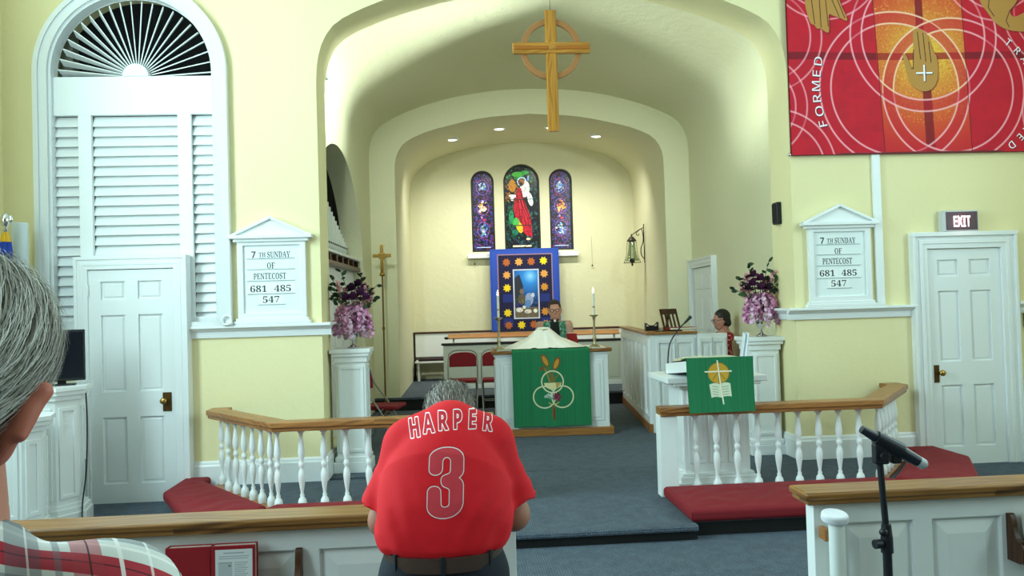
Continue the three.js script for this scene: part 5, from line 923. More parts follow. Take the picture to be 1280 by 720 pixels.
// --- left corner: two panelled stands, screen, cable, white column, flag
function panelledStand(label, cat, x, z, w, h, turn) {
  const o = thing('panelled_stand', label, cat, [x, 0, z], turn);
  const oct = (r, y0, y1, bev = 0.004) => { const p = []; for (let i = 0; i < 8; i++) { const a = Math.PI / 8 + i * Math.PI / 4; p.push([Math.cos(a) * r * 1.082, Math.sin(a) * r * 1.082]); } const g = extr(poly(p), y1 - y0, bev); g.rotateX(-Math.PI / 2); g.translate(0, y0, 0); return g; };
  mesh('plinth', [oct(w + 0.045, 0, 0.1), oct(w + 0.03, 0.1, 0.14), oct(w + 0.012, 0.14, 0.17)], white, o);
  mesh('shaft', oct(w, 0.16, h - 0.08), white, o);
  for (let i = 0; i < 8; i++) { const fw = w * 0.828 - 0.05; const s = poly([[-fw / 2, 0.22], [fw / 2, 0.22], [fw / 2, h - 0.16], [-fw / 2, h - 0.16]]); s.holes.push(new THREE.Path(poly([[-fw / 2 + 0.03, 0.25], [fw / 2 - 0.03, 0.25], [fw / 2 - 0.03, h - 0.19], [-fw / 2 + 0.03, h - 0.19]]).getPoints())); const g = extr(s, 0.01, 0.003); g.translate(0, 0, w - 0.002); g.rotateY(i * Math.PI / 4); mesh('side_panel', g, white, o); }
  mesh('cornice', [oct(w + 0.02, h - 0.1, h - 0.06), oct(w + 0.045, h - 0.06, h - 0.025), oct(w + 0.06, h - 0.028, h)], white, o);
}
panelledStand('larger white eight-sided panelled stand that carries the black screen', 'stand', -4.235, 0.72, 0.24, 1.085, 0.2);
panelledStand('smaller white eight-sided panelled stand close to the grey-haired man', 'stand', -4.20, 1.33, 0.2, 0.92, 0.3);
{
  const o = thing('monitor', 'black flat screen on the larger panelled stand by the left door', 'screen', [-4.12, 1.088, 0.75], 0.35);
  mesh('foot', b2(-0.1, 0.1, 0, 0.012, -0.07, 0.07, 0.004), blackPlastic, o); mesh('neck', b2(-0.03, 0.03, 0.01, 0.1, -0.03, -0.01), blackPlastic, o);
  mesh('case', b2(-0.24, 0.17, 0.035, 0.44, -0.02, 0.02, 0.008), blackPlastic, o); mesh('display', b2(-0.225, 0.155, 0.055, 0.42, 0.019, 0.022), std('#0d1420', 0.15), o);
}
{
  const o = thing('power_cable', 'black cable running down the stand and across the carpet to the kneeler', 'cable', [-3.95, 0, 0.72]);
  mesh('cable', tube([[-0.0, 1.05, 0.0], [0.015, 0.8, 0.02], [0.005, 0.4, 0.03], [0.0, 0.12, 0.1], [0.03, 0.02, 0.14], [0.1, 0.008, 0.1], [0.22, 0.008, 0.02], [0.36, 0.008, -0.02], [0.5, 0.008, 0.02], [0.62, 0.01, 0.06]], 0.006, 90, 8), blackPlastic, o); mesh('cable_cover', b2(-0.012, 0.012, 0.2, 0.5, 0.0, 0.02, 0.004), std('#b7c0c2', 0.5), o);
}
{
  const o = thing('white_column', 'plain white round column standing at the wall left of the shuttered window', 'column', [-4.655, 0, 0.28]);
  mesh('column_shaft', lathe([[0, 0], [0.085, 0], [0.085, 0.05], [0.064, 0.06], [0.064, 2.43], [0.06, 2.44], [0, 2.44]], 28), std('#d4dedf', 0.55), o); mesh('column_foot', lathe([[0, 0], [0.11, 0], [0.11, 0.04], [0.08, 0.06], [0, 0.06]], 28), white, o);
}
{
  const o = thing('flag', 'blue and gold flag furled on a pole with a silver finial at the left edge', 'flag', [-4.66, 0, 0.5]);
  mesh('pole', cyl(0.012, 0.012, V(0, 0.03, 0), V(0, 2.36, 0)), brass, o); mesh('pole_foot', lathe([[0, 0], [0.1, 0], [0.095, 0.02], [0.03, 0.05], [0.02, 0.12], [0, 0.12]], 24), brass, o);
  mesh('finial', [lathe([[0, 2.34], [0.025, 2.35], [0.014, 2.38], [0.03, 2.4], [0.045, 2.44], [0.03, 2.48], [0.012, 2.5], [0, 2.51]], 16), sph(0.022, 0.045, 2.45, 0, 0.8, 1.5, 0.6), sph(0.022, -0.045, 2.45, 0, 0.8, 1.5, 0.6)], silver, o);
  const drape = (y0, y1, r0, r1) => { const g = new THREE.CylinderGeometry(r0, r1, y1 - y0, 48, 12, true), p = g.attributes.position; for (let i = 0; i < p.count; i++) { const a = Math.atan2(p.getZ(i), p.getX(i)), k = 1 + 0.25 * Math.sin(a * 6 + p.getY(i) * 1.5); p.setX(i, p.getX(i) * k); p.setZ(i, p.getZ(i) * k); } g.translate(0, (y0 + y1) / 2, 0); g.computeVertexNormals(); return g; };
  mesh('flag_cloth', drape(1.0, 2.26, 0.04, 0.12), std('#1c3fa0', 0.8, { side: THREE.DoubleSide }), o); mesh('gold_band', drape(2.26, 2.34, 0.02, 0.04), std('#d8a820', 0.7, { side: THREE.DoubleSide }), o);
}
// ================================================================ PEOPLE
const LEN = (x, y, z) => Math.sqrt(x * x + y * y + z * z);
function cap(a, b, ra, rb, s = [1, 1, 1]) {               // tapered capsule; s stretches the metric (s > 1 flattens that axis)
  const A = [a[0] * s[0], a[1] * s[1], a[2] * s[2]], d = [b[0] * s[0] - A[0], b[1] * s[1] - A[1], b[2] * s[2] - A[2]], dd = d[0] * d[0] + d[1] * d[1] + d[2] * d[2] || 1e-9, im = 1 / Math.max(...s);
  return (x, y, z) => { const X = x * s[0] - A[0], Y = y * s[1] - A[1], Z = z * s[2] - A[2]; let t = (X * d[0] + Y * d[1] + Z * d[2]) / dd; t = t < 0 ? 0 : t > 1 ? 1 : t; return (LEN(X - d[0] * t, Y - d[1] * t, Z - d[2] * t) - (ra + (rb - ra) * t)) * (s[0] === 1 && s[1] === 1 && s[2] === 1 ? 1 : 0.9); };
}
function ell(c, r) { return (x, y, z) => { const X = (x - c[0]) / r[0], Y = (y - c[1]) / r[1], Z = (z - c[2]) / r[2], k0 = LEN(X, Y, Z), k1 = LEN(X / r[0], Y / r[1], Z / r[2]) || 1e-9; return k0 < 1e-6 ? -Math.min(...r) : k0 * (k0 - 1) / k1; }; }
const smin = (a, b, k) => { const h = Math.max(k - Math.abs(a - b), 0) / k; return Math.min(a, b) - h * h * k * 0.25; };
const uni = (list, k = 0.03) => (x, y, z) => { let d = list[0](x, y, z); for (let i = 1; i < list.length; i++) d = smin(d, list[i](x, y, z), k); return d; };
const sub = (f, g, k = 0.01) => (x, y, z) => -smin(-f(x, y, z), g(x, y, z), k);
const cut = (f, g) => (x, y, z) => Math.max(f(x, y, z), g(x, y, z));
const place = (f, m) => { const e = m.clone().invert().elements; return (x, y, z) => f(e[0] * x + e[4] * y + e[8] * z + e[12], e[1] * x + e[5] * y + e[9] * z + e[13], e[2] * x + e[6] * y + e[10] * z + e[14]); };
function skinMesh(f, lo, hi, c) {                         // smooth surface of the field f = 0 (surface nets)
  const nx = Math.ceil((hi[0] - lo[0]) / c) + 1, ny = Math.ceil((hi[1] - lo[1]) / c) + 1, nz = Math.ceil((hi[2] - lo[2]) / c) + 1, F = new Float32Array(nx * ny * nz), id = new Int32Array(nx * ny * nz).fill(-1), I = (i, j, k) => i + nx * (j + ny * k);
  // coarse pass skips empty space
  for (let k = 0; k < nz; k++) for (let j = 0; j < ny; j++) for (let i = 0; i < nx;) { const v = f(lo[0] + i * c, lo[1] + j * c, lo[2] + k * c); F[I(i, j, k)] = v; const skip = v > 0 ? Math.min(nx - 1 - i, Math.floor(v * 0.7 / c) - 2) : 0; for (let q = 1; q <= skip; q++) F[I(i + q, j, k)] = v * 0.3 + c; i += Math.max(1, skip + 1); }
  const pos = [], idx = [];
  for (let k = 0; k < nz - 1; k++) for (let j = 0; j < ny - 1; j++) for (let i = 0; i < nx - 1; i++) {
    let m = 0, X = 0, Y = 0, Z = 0, n = 0; const v = []; for (let q = 0; q < 8; q++) { const val = F[I(i + (q & 1), j + (q >> 1 & 1), k + (q >> 2))]; v.push(val); if (val < 0) m |= 1 << q; }
    if (m === 0 || m === 255) continue;
    for (const [a, b] of [[0, 1], [2, 3], [4, 5], [6, 7], [0, 2], [1, 3], [4, 6], [5, 7], [0, 4], [1, 5], [2, 6], [3, 7]]) { if ((v[a] < 0) === (v[b] < 0)) continue; const t = v[a] / (v[a] - v[b]); X += (a & 1) + t * ((b & 1) - (a & 1)); Y += (a >> 1 & 1) + t * ((b >> 1 & 1) - (a >> 1 & 1)); Z += (a >> 2) + t * ((b >> 2) - (a >> 2)); n++; }
    id[I(i, j, k)] = pos.length / 3; pos.push(lo[0] + (i + X / n) * c, lo[1] + (j + Y / n) * c, lo[2] + (k + Z / n) * c);
  }
  for (let k = 1; k < nz - 1; k++) for (let j = 1; j < ny - 1; j++) for (let i = 1; i < nx - 1; i++) {
    const s = F[I(i, j, k)] < 0, put = (a, b, cc, d, fl) => { if (a < 0 || b < 0 || cc < 0 || d < 0) return; fl ? idx.push(a, b, cc, a, cc, d) : idx.push(a, cc, b, a, d, cc); };
    if (s !== F[I(i + 1, j, k)] < 0) put(id[I(i, j - 1, k - 1)], id[I(i, j, k - 1)], id[I(i, j, k)], id[I(i, j - 1, k)], s);
    if (s !== F[I(i, j + 1, k)] < 0) put(id[I(i - 1, j, k - 1)], id[I(i - 1, j, k)], id[I(i, j, k)], id[I(i, j, k - 1)], s);
    if (s !== F[I(i, j, k + 1)] < 0) put(id[I(i - 1, j - 1, k)], id[I(i, j - 1, k)], id[I(i, j, k)], id[I(i - 1, j, k)], s);
  }
  const nor = new Float32Array(pos.length), e = c * 0.6;
  for (let q = 0; q < pos.length; q += 3) { const [x, y, z] = [pos[q], pos[q + 1], pos[q + 2]], a = f(x + e, y, z) - f(x - e, y, z), b = f(x, y + e, z) - f(x, y - e, z), d = f(x, y, z + e) - f(x, y, z - e), l = LEN(a, b, d) || 1; nor[q] = a / l; nor[q + 1] = b / l; nor[q + 2] = d / l; }
  const g = new THREE.BufferGeometry(); g.setAttribute('position', new THREE.Float32BufferAttribute(pos, 3)); g.setAttribute('normal', new THREE.BufferAttribute(nor, 3)); g.setAttribute('uv', new THREE.BufferAttribute(new Float32Array(pos.length / 3 * 2), 2)); g.setIndex(idx); return g;
}
const M4 = (x, y, z, rx = 0, ry = 0, rz = 0, s = 1) => new THREE.Matrix4().compose(V(x, y, z), new THREE.Quaternion().setFromEuler(new THREE.Euler(rx, ry, rz, 'YXZ')), V(s, s, s));
const keepN = g => { g = g.toNonIndexed(); return g; };
// head: face towards +z, origin between the ears
function headField(female = false) {
  const w = female ? 0.95 : 1;
  const base = uni([ell([0, 0.035, -0.014], [0.076 * w, 0.092, 0.097]), ell([0, -0.03, 0.02], [0.062 * w, 0.083, 0.07]), ell([0, -0.086, 0.046], [0.038 * w, 0.03, 0.034]), cap([0.05, -0.045, 0.0], [0.028, -0.09, 0.045], 0.018, 0.016), cap([-0.05, -0.045, 0.0], [-0.028, -0.09, 0.045], 0.018, 0.016), ell([0.034, -0.03, 0.062], [0.026, 0.024, 0.022]), ell([-0.034, -0.03, 0.062], [0.026, 0.024, 0.022])], 0.035);
  const eyes = uni([ell([0.031, 0.002, 0.094], [0.019, 0.011, 0.016]), ell([-0.031, 0.002, 0.094], [0.019, 0.011, 0.016])], 0.004);
  let f = sub(base, eyes, 0.012);
  f = uni([f, ell([0, 0.022, 0.077], [0.05, 0.01, 0.012])], 0.02);
  f = uni([f, cap([0, 0.01, 0.086], [0, -0.03, 0.103], 0.007, 0.012), ell([0.011, -0.034, 0.095], [0.009, 0.008, 0.01]), ell([-0.011, -0.034, 0.095], [0.009, 0.008, 0.01])], 0.014);
  f = uni([f, ell([0, -0.059, 0.084], [0.023, 0.006, 0.01]), ell([0, -0.07, 0.082], [0.02, 0.007, 0.01])], 0.008);
  const ear = s => sub(uni([ell([s * 0.08, 0.0, -0.004], [0.011, 0.034, 0.021]), ell([s * 0.077, -0.028, 0.002], [0.009, 0.013, 0.011])], 0.01), ell([s * 0.09, 0.004, 0.004], [0.01, 0.02, 0.01]), 0.006);
  return uni([f, ear(1), ear(-1), cap([0, -0.07, -0.018], [0, -0.17, -0.035], 0.056 * w, 0.06 * w)], 0.016);
}
const HEADF = headField(), HEADW = headField(true);
let headGeo = {};
function headMesh(female, m) { const k = female ? 'f' : 'm'; headGeo[k] ||= skinMesh(female ? HEADW : HEADF, [-0.11, -0.2, -0.13], [0.11, 0.14, 0.125], 0.0042); const g = headGeo[k].clone(); g.applyMatrix4(m); return g; }
// right hand: wrist at the origin, fingers towards -y, palm towards +z, thumb towards +x
function handField(curl, spread = 0) {
  const parts = [ell([0, -0.05, 0], [0.04, 0.05, 0.015]), cap([0, 0.02, 0], [0, -0.03, 0], 0.024, 0.026, [1, 1, 1.25])];
  const fing = [];
  [[-0.029, 0.062, 0.0078], [-0.0095, 0.077, 0.0086], [0.0105, 0.082, 0.009], [0.03, 0.072, 0.0088]].forEach(([x, L, r], i) => { let p = [x, -0.09 - (i === 0 ? -0.008 : 0), 0], a = 0.15; const c = []; [0.45, 0.32, 0.23].forEach((q, j) => { a += curl * (0.7 + j * 0.2); const n = [p[0] + spread * (i - 1.5) * 0.004, p[1] - Math.cos(a) * L * q, p[2] + Math.sin(a) * L * q]; c.push(cap(p, n, r * (1 - j * 0.1), r * (0.92 - j * 0.1))); p = n; }); fing.push(uni(c, 0.004)); });
  const th = uni([cap([0.026, -0.03, 0.004], [0.055, -0.06, 0.014], 0.014, 0.0105), cap([0.055, -0.06, 0.014], [0.064, -0.09, 0.02 + curl * 0.01], 0.0105, 0.0085)], 0.006);
  const palm = uni(parts, 0.02), all = [...fing, th];
  return (x, y, z) => { let d = 1e9; for (const f of all) d = Math.min(d, f(x, y, z)); return smin(palm(x, y, z), d, 0.01); };
}
function handMesh(side, curl, m) { const g = skinMesh(handField(curl), [-0.06, -0.2, -0.05], [0.09, 0.04, 0.1], 0.0036); if (side < 0) { g.scale(-1, 1, 1); const ix = g.index.array; for (let i = 0; i < ix.length; i += 3) { const t = ix[i + 1]; ix[i + 1] = ix[i + 2]; ix[i + 2] = t; } } g.applyMatrix4(m); return g; }
function aim(p, dir, palm) {                              // matrix with local -y along dir and +z towards palm
  const y = V(...dir).normalize().negate(), z0 = V(...palm), x = V().crossVectors(y, z0).normalize(), z = V().crossVectors(x, y); return new THREE.Matrix4().makeBasis(x, y, z).setPosition(...p);
}
const skin = c => std(c, 0.55);
function addMesh(name, geo, mat, parent) { const m = new THREE.Mesh(geo, mat); m.name = name; m.castShadow = m.receiveShadow = true; parent.add(m); return m; }
function eyesOn(o, m, iris = '#3a2a1c') { for (const s of [-1, 1]) { const g = sph(0.0115, s * 0.031, 0.001, 0.0785); g.applyMatrix4(m); const e = addMesh('eye', g, std('#e8e4de', 0.3), o); const i = sph(0.0058, s * 0.031, 0.001, 0.0865, 1, 1, 0.6); i.applyMatrix4(m); addMesh('iris', i, std(iris, 0.3), e); } const lip = sph(1, 0, -0.0645, 0.089, 0.019, 0.006, 0.004); lip.applyMatrix4(m); addMesh('lips', lip, std('#9a5550', 0.5), o); }
function glassesOn(o, m, col) { const L = []; for (const s of [-1, 1]) { const t = new THREE.TorusGeometry(0.022, 0.0028, 6, 24); t.scale(1.15, 0.85, 1); t.translate(s * 0.032, 0.0, 0.103); L.push(t); L.push(cyl(0.002, 0.002, V(s * 0.057, 0.004, 0.1), V(s * 0.084, 0.01, 0.0), 6)); } L.push(cyl(0.0022, 0.0022, V(-0.01, 0.004, 0.105), V(0.01, 0.004, 0.105), 6)); const g = join(L); g.applyMatrix4(m); addMesh('glasses', g, std(col, 0.35), o); }
// hair strands: thin ribbons following the skull; root(u,v) directions come from a seeded sampler
function strands(n, seed, place, flow, len, width, tones, keep) {
  const r = rng(seed), pos = [], col = []; const f = place;
  const grad = (p) => { const e = 0.002; const g = [f(p.x + e, p.y, p.z) - f(p.x - e, p.y, p.z), f(p.x, p.y + e, p.z) - f(p.x, p.y - e, p.z), f(p.x, p.y, p.z + e) - f(p.x, p.y, p.z - e)]; return V(...g).normalize(); };
  const cols = tones.map(t => new THREE.Color(t)); let made = 0, tries = 0;
  while (made < n && tries++ < n * 20) {
    const a = r() * Math.PI * 2, b = Math.acos(2 * r() - 1), d0 = V(Math.sin(b) * Math.cos(a), Math.cos(b), Math.sin(b) * Math.sin(a)); let p = d0.clone().multiplyScalar(0.02); for (let i = 0; i < 24; i++) { const v = f(p.x, p.y, p.z); p.addScaledVector(d0, -v * 0.9); if (Math.abs(v) < 0.0004) break; }
    if (!keep(p)) continue; made++;
    const c = cols[r() * cols.length | 0].clone().multiplyScalar(0.8 + r() * 0.4), L = len * (0.6 + r() * 0.8), steps = 7, lift = 0.002 + r() * 0.008; let prev = null; let w0 = width * (0.6 + r() * 0.8);
    const jit = V(r() - 0.5, r() - 0.5, r() - 0.5).multiplyScalar(0.5);
    for (let i = 0; i <= steps; i++) {
      const nrm = grad(p), fl = flow(p).add(jit); fl.addScaledVector(nrm, -fl.dot(nrm)).normalize(); const side = V().crossVectors(nrm, fl), t = i / steps, q = p.clone().addScaledVector(nrm, 0.001 + lift * Math.sin(Math.PI * t * 0.8) + (t > 0.7 ? (t - 0.7) * lift * 2 : 0)), w = w0 * (1 - t * 0.85);
      const A = q.clone().addScaledVector(side, w), B = q.clone().addScaledVector(side, -w); if (prev) { for (const P of [prev[0], prev[1], B, prev[0], B, A]) { pos.push(P.x, P.y, P.z); col.push(c.r, c.g, c.b); } } prev = [A, B];
      p.addScaledVector(fl, L / steps); const v = f(p.x, p.y, p.z); p.addScaledVector(nrm, -v);
    }
  }
  const g = new THREE.BufferGeometry(); g.setAttribute('position', new THREE.Float32BufferAttribute(pos, 3)); g.setAttribute('color', new THREE.Float32BufferAttribute(col, 3)); g.computeVertexNormals(); return g;
}
// ---------------------------------------------------------------- the man in the red shirt
{
  const o = thing('person', 'man in a red short-sleeved shirt with white-edged number 3, head bowed, seen from behind', 'person', [-1.04, 0, 5.15]);
  const sk = skin('#b07a66');
  // joints relative to the thing's base; he faces -z and leans forward
  const J = { hip: [-0.01, 0.90, 0.06], waist: [-0.005, 1.0, 0.03], chest: [0.0, 1.1, -0.01], top: [0.012, 1.19, -0.055], neck: [0.02, 1.25, -0.14], head: [0.018, 1.24, -0.28] };
  const sh = s => [s * 0.127 + 0.012, 1.198, -0.07], el = s => [s * 0.193 + 0.008, 0.985, -0.08], wr = s => [s * 0.15, 0.955, -0.36], hp = s => [s * 0.085 - 0.01, 0.85, 0.05], kn = s => [s * 0.1 - 0.01, 0.45, 0.03], an = s => [s * 0.11 - 0.01, 0.08, 0.06];
  const Z = [1, 1, 1.45];
  const arms = [-1, 1].flatMap(s => [cap(sh(s), el(s), 0.05, 0.042), cap(el(s), wr(s), 0.042, 0.028)]);
  const bodyF = uni([cap(J.hip, J.waist, 0.145, 0.14, Z), cap(J.waist, J.chest, 0.14, 0.15, Z), cap(J.chest, J.top, 0.145, 0.1, Z), cap(J.top, J.neck, 0.07, 0.056), cap(J.neck, [0.02, 1.235, -0.24], 0.056, 0.056), ...arms, ...[-1, 1].flatMap(s => [cap(hp(s), kn(s), 0.085, 0.058), cap(kn(s), an(s), 0.056, 0.04), cap(an(s), [s * 0.13, 0.04, -0.1], 0.04, 0.035)])], 0.04);
  const HM = M4(...J.head, 0.95, Math.PI, 0, 1);           // looking down
  const HM2 = new THREE.Matrix4().compose(V(...J.head), new THREE.Quaternion().setFromEuler(new THREE.Euler(0.85, Math.PI, 0, 'YXZ')), V(1, 1, 1));
  const body = mergeGeometries([keepN(skinMesh(bodyF, [-0.34, 0, -0.46], [0.36, 1.4, 0.26], 0.012)), keepN(headMesh(false, HM2)), ...[-1, 1].map(s => keepN(handMesh(s, 0.55, aim(wr(s), [-s * 0.55, -0.2, -0.85], [0, -1, 0.2]))))]);
  addMesh('body', body, sk, o); eyesOn(o, HM2);
  // hair: short, grey, receding
  const hairF = uni([ell([0, 0.037, -0.02], [0.081, 0.096, 0.1])], 0.01), hairShell = (x, y, z) => Math.max(hairF(x, y, z), -(y - 0.02 + (z - 0.03) * -0.9 + Math.abs(x) * 0.05) * 0.7, z - 0.055);
  const hg = skinMesh(hairShell, [-0.1, -0.1, -0.14], [0.1, 0.15, 0.1], 0.0045); hg.applyMatrix4(HM2); addMesh('hair', hg, std('#6f6a62', 0.8), o);
  const st = strands(2600, 77, hairF, p => V(p.x * 2, -1, -0.3), 0.035, 0.0011, ['#8a857c', '#a8a49c', '#5a544c', '#c4c2bc'], p => p.z < 0.05 && p.y > -0.075 + Math.max(0, p.z) * 0.9); st.applyMatrix4(HM2); const sm = addMesh('hair_strands', st, new THREE.MeshStandardMaterial({ vertexColors: true, roughness: 0.6, side: THREE.DoubleSide }), o); sm.userData.kind = 'stuff';
  glassesOn(o, HM2, '#33302c');
  // shirt: full over the back, blousing at the waist, short sleeves
  const R = rng(12), nz = valueNoise(91);
  const slv = s => { const a = sh(s), b = el(s), d = V(b[0] - a[0], b[1] - a[1], b[2] - a[2]), l = d.length(); d.normalize(); const c = cap(a, [b[0] + s * 0.012, b[1] + 0.02, b[2]], 0.06, 0.07); return (x, y, z) => Math.max(c(x, y, z), (x - a[0]) * d.x + (y - a[1]) * d.y + (z - a[2]) * d.z - l * 0.83); };
  const torso = uni([cap([-0.012, 0.955, 0.035], [-0.005, 1.0, 0.025], 0.182, 0.186, Z), cap([-0.005, 1.0, 0.025], J.chest, 0.184, 0.172, Z), cap(J.chest, J.top, 0.172, 0.118, Z), cap(J.top, [0.02, 1.24, -0.14], 0.092, 0.076), cap(sh(-1), sh(1), 0.06, 0.06, [1, 1, 1.1]), ...[-1, 1].map(s => cap([0.015 + s * 0.02, 1.243, -0.11], [0.014 + s * 0.118, 1.224, -0.08], 0.07, 0.06))], 0.05);
  const hem = (x, y, z) => 0.922 - 0.10 * x * x + 0.05 * Math.abs(x) * 0.5 + 0.004 * Math.sin(x * 34) - y;
  const neckCut = (x, y, z) => { const d = [0.0, 0.45, -0.89]; return x * d[0] + (y - 1.29) * d[1] + (z + 0.17) * d[2]; };
  const wrinkle = (x, y, z) => { const k = Math.min(1, Math.max(0, (1.12 - y) / 0.2)), side = Math.min(1, Math.abs(x + 0.01) / 0.14); return 0.006 * k * (nz(x * 22 + y * 7 + 20, y * 4 - x * 6 + 20) - 0.5) * 2 + 0.0028 * side * Math.sin((x * 1.0 + (y - 1) * -0.62 * Math.sign(x)) * 95 + nz(x * 8 + 3, y * 8 + 3) * 4) * Math.min(1, Math.max(0, (1.18 - y) / 0.15)) + 0.0015 * (nz(x * 40 + 9, y * 40 + 5) - 0.5); };
  const shirtF = (x, y, z) => { let t = Math.max(torso(x, y, z), hem(x, y, z), neckCut(x, y, z)); for (const s of [-1, 1]) t = smin(t, SL[s](x, y, z), 0.03); const bl = Math.min(1, Math.max(0, (y - 0.922) / 0.03)); return t - wrinkle(x, y, z) + (1 - Math.sqrt(bl)) * 0.014; };
  const SL = { '-1': slv(-1), '1': slv(1) };
  let sg = keepN(skinMesh(shirtF, [-0.36, 0.86, -0.32], [0.38, 1.38, 0.24], 0.0075));
  const map = canvasTex(1024, 1024, (c, w, h) => {
    c.fillStyle = '#dd051c'; c.fillRect(0, 0, w, h);
    const X = x => (x + 0.28) / 0.56 * w, Y = y => (1.40 - y) / 0.56 * h, k = w / 0.56;
    // the big number: rounded strokes in light red with a white edge and a thin red line
    const three = () => { const S = 7.4e-4 * k, q = (a, b) => [X(0.002) + (a - 338) * S * 0.95, Y(1.135) + (b - 365) * S * 0.94]; c.beginPath(); const m = (a, b) => c.moveTo(...q(a, b)), l = (a, b) => c.lineTo(...q(a, b)), b3 = (a, b, d, e, f, g) => c.bezierCurveTo(...q(a, b), ...q(d, e), ...q(f, g));
      m(276, 320); l(278, 280); b3(280, 230, 412, 225, 412, 285); l(410, 325); b3(409, 340, 400, 348, 390, 354); b3(402, 362, 408, 372, 407, 388); l(404, 440); b3(400, 515, 268, 515, 266, 455); l(268, 405); b3(268, 375, 318, 375, 318, 402); l(318, 445); b3(318, 465, 352, 462, 352, 445); l(354, 400); b3(354, 380, 322, 392, 322, 362); b3(322, 332, 358, 348, 360, 325); l(362, 292); b3(362, 270, 330, 270, 328, 292); l(326, 320); b3(322, 345, 276, 345, 276, 320); c.closePath(); };
    c.lineJoin = 'round'; three(); c.strokeStyle = '#8e0a1c'; c.lineWidth = 14; c.stroke(); c.strokeStyle = '#f3e6e8'; c.lineWidth = 9; c.stroke(); three(); c.fillStyle = '#d23a48'; c.fill();
    // the name over the shoulders: outlined rounded capitals on an arc
    const word = 'HARPER', xs = [-0.104, -0.063, -0.0215, 0.022, 0.066, 0.111], ys = [1.268, 1.28, 1.287, 1.288, 1.284, 1.274], rot = [-0.2, -0.13, -0.04, 0.02, 0.1, 0.19];
    [...word].forEach((ch, i) => { c.save(); c.translate(X(xs[i] + 0.018), Y(ys[i])); c.rotate(rot[i]); c.font = `bold ${0.054 * k}px sans-serif`; c.textAlign = 'center'; c.textBaseline = 'middle'; c.scale(0.9, 1.15); c.lineJoin = 'round'; c.strokeStyle = '#f6eef0'; c.lineWidth = 11; c.strokeText(ch, 0, 0); c.strokeStyle = '#c22236'; c.lineWidth = 2.5; c.strokeText(ch, 0, 0); c.fillStyle = '#c8142a'; c.fillText(ch, 0, 0); c.restore(); });
  });
  { const p = sg.attributes.position, n = sg.attributes.normal, uv = sg.attributes.uv; for (let i = 0; i < p.count; i += 3) { const back = [0, 1, 2].every(q => n.getZ(i + q) > 0.0 || (n.getY(i + q) > 0.1 && n.getZ(i + q) > -0.75)); for (let q = 0; q < 3; q++) back ? uv.setXY(i + q, (p.getX(i + q) + 0.28) / 0.56, 1 - (1.40 - p.getY(i + q)) / 0.56) : uv.setXY(i + q, 0.02, 0.02); } }
  addMesh('shirt', sg, new THREE.MeshStandardMaterial({ map, roughness: 0.85 }), o);
  // trousers with belt and loops
  const pantF = uni([cap([-0.01, 0.82, 0.05], [-0.01, 0.935, 0.045], 0.155, 0.16, [1, 1, 1.35]), ...[-1, 1].flatMap(s => [cap(hp(s), kn(s), 0.102, 0.075), cap(kn(s), [an(s)[0], 0.07, an(s)[2]], 0.075, 0.07)])], 0.035);
  const pants = addMesh('trousers', skinMesh((x, y, z) => Math.max(pantF(x, y, z), y - 0.945, 0.05 - y), [-0.28, 0.03, -0.14], [0.26, 0.94, 0.26], 0.012), std('#141c2a', 0.85), o);
  const ringAt = (y, h, r, zs, n = 48) => { const g = new THREE.CylinderGeometry(r, r, h, n, 1, false); g.scale(1, 1, 1 / zs); g.translate(-0.01, y, 0.047); return plain(g); };
  const belt = addMesh('belt', ringAt(0.915, 0.04, 0.17, 1.35), std('#4a3730', 0.35), o);
  for (const a of [0, 0.88, -0.88, 2.4, -2.4]) { const x = Math.sin(a) * 0.171 - 0.01, z = Math.cos(a) * 0.171 / 1.35 + 0.047; addMesh('belt_loop', tf(bx(0.012, 0.054, 0.006, 0, 0, 0, 0.002), x, 0.915, z, 0, a * 1.1, 0), std('#111825', 0.85), belt); }
  for (const s of [-1, 1]) addMesh('shoe', skinMesh(uni([cap([an(s)[0], 0.05, 0.08], [s * 0.135, 0.04, -0.13], 0.05, 0.042)], 0.01), [an(s)[0] - 0.1, -0.02, -0.2], [an(s)[0] + 0.12, 0.12, 0.15], 0.008), std('#15130f', 0.5), o);
}
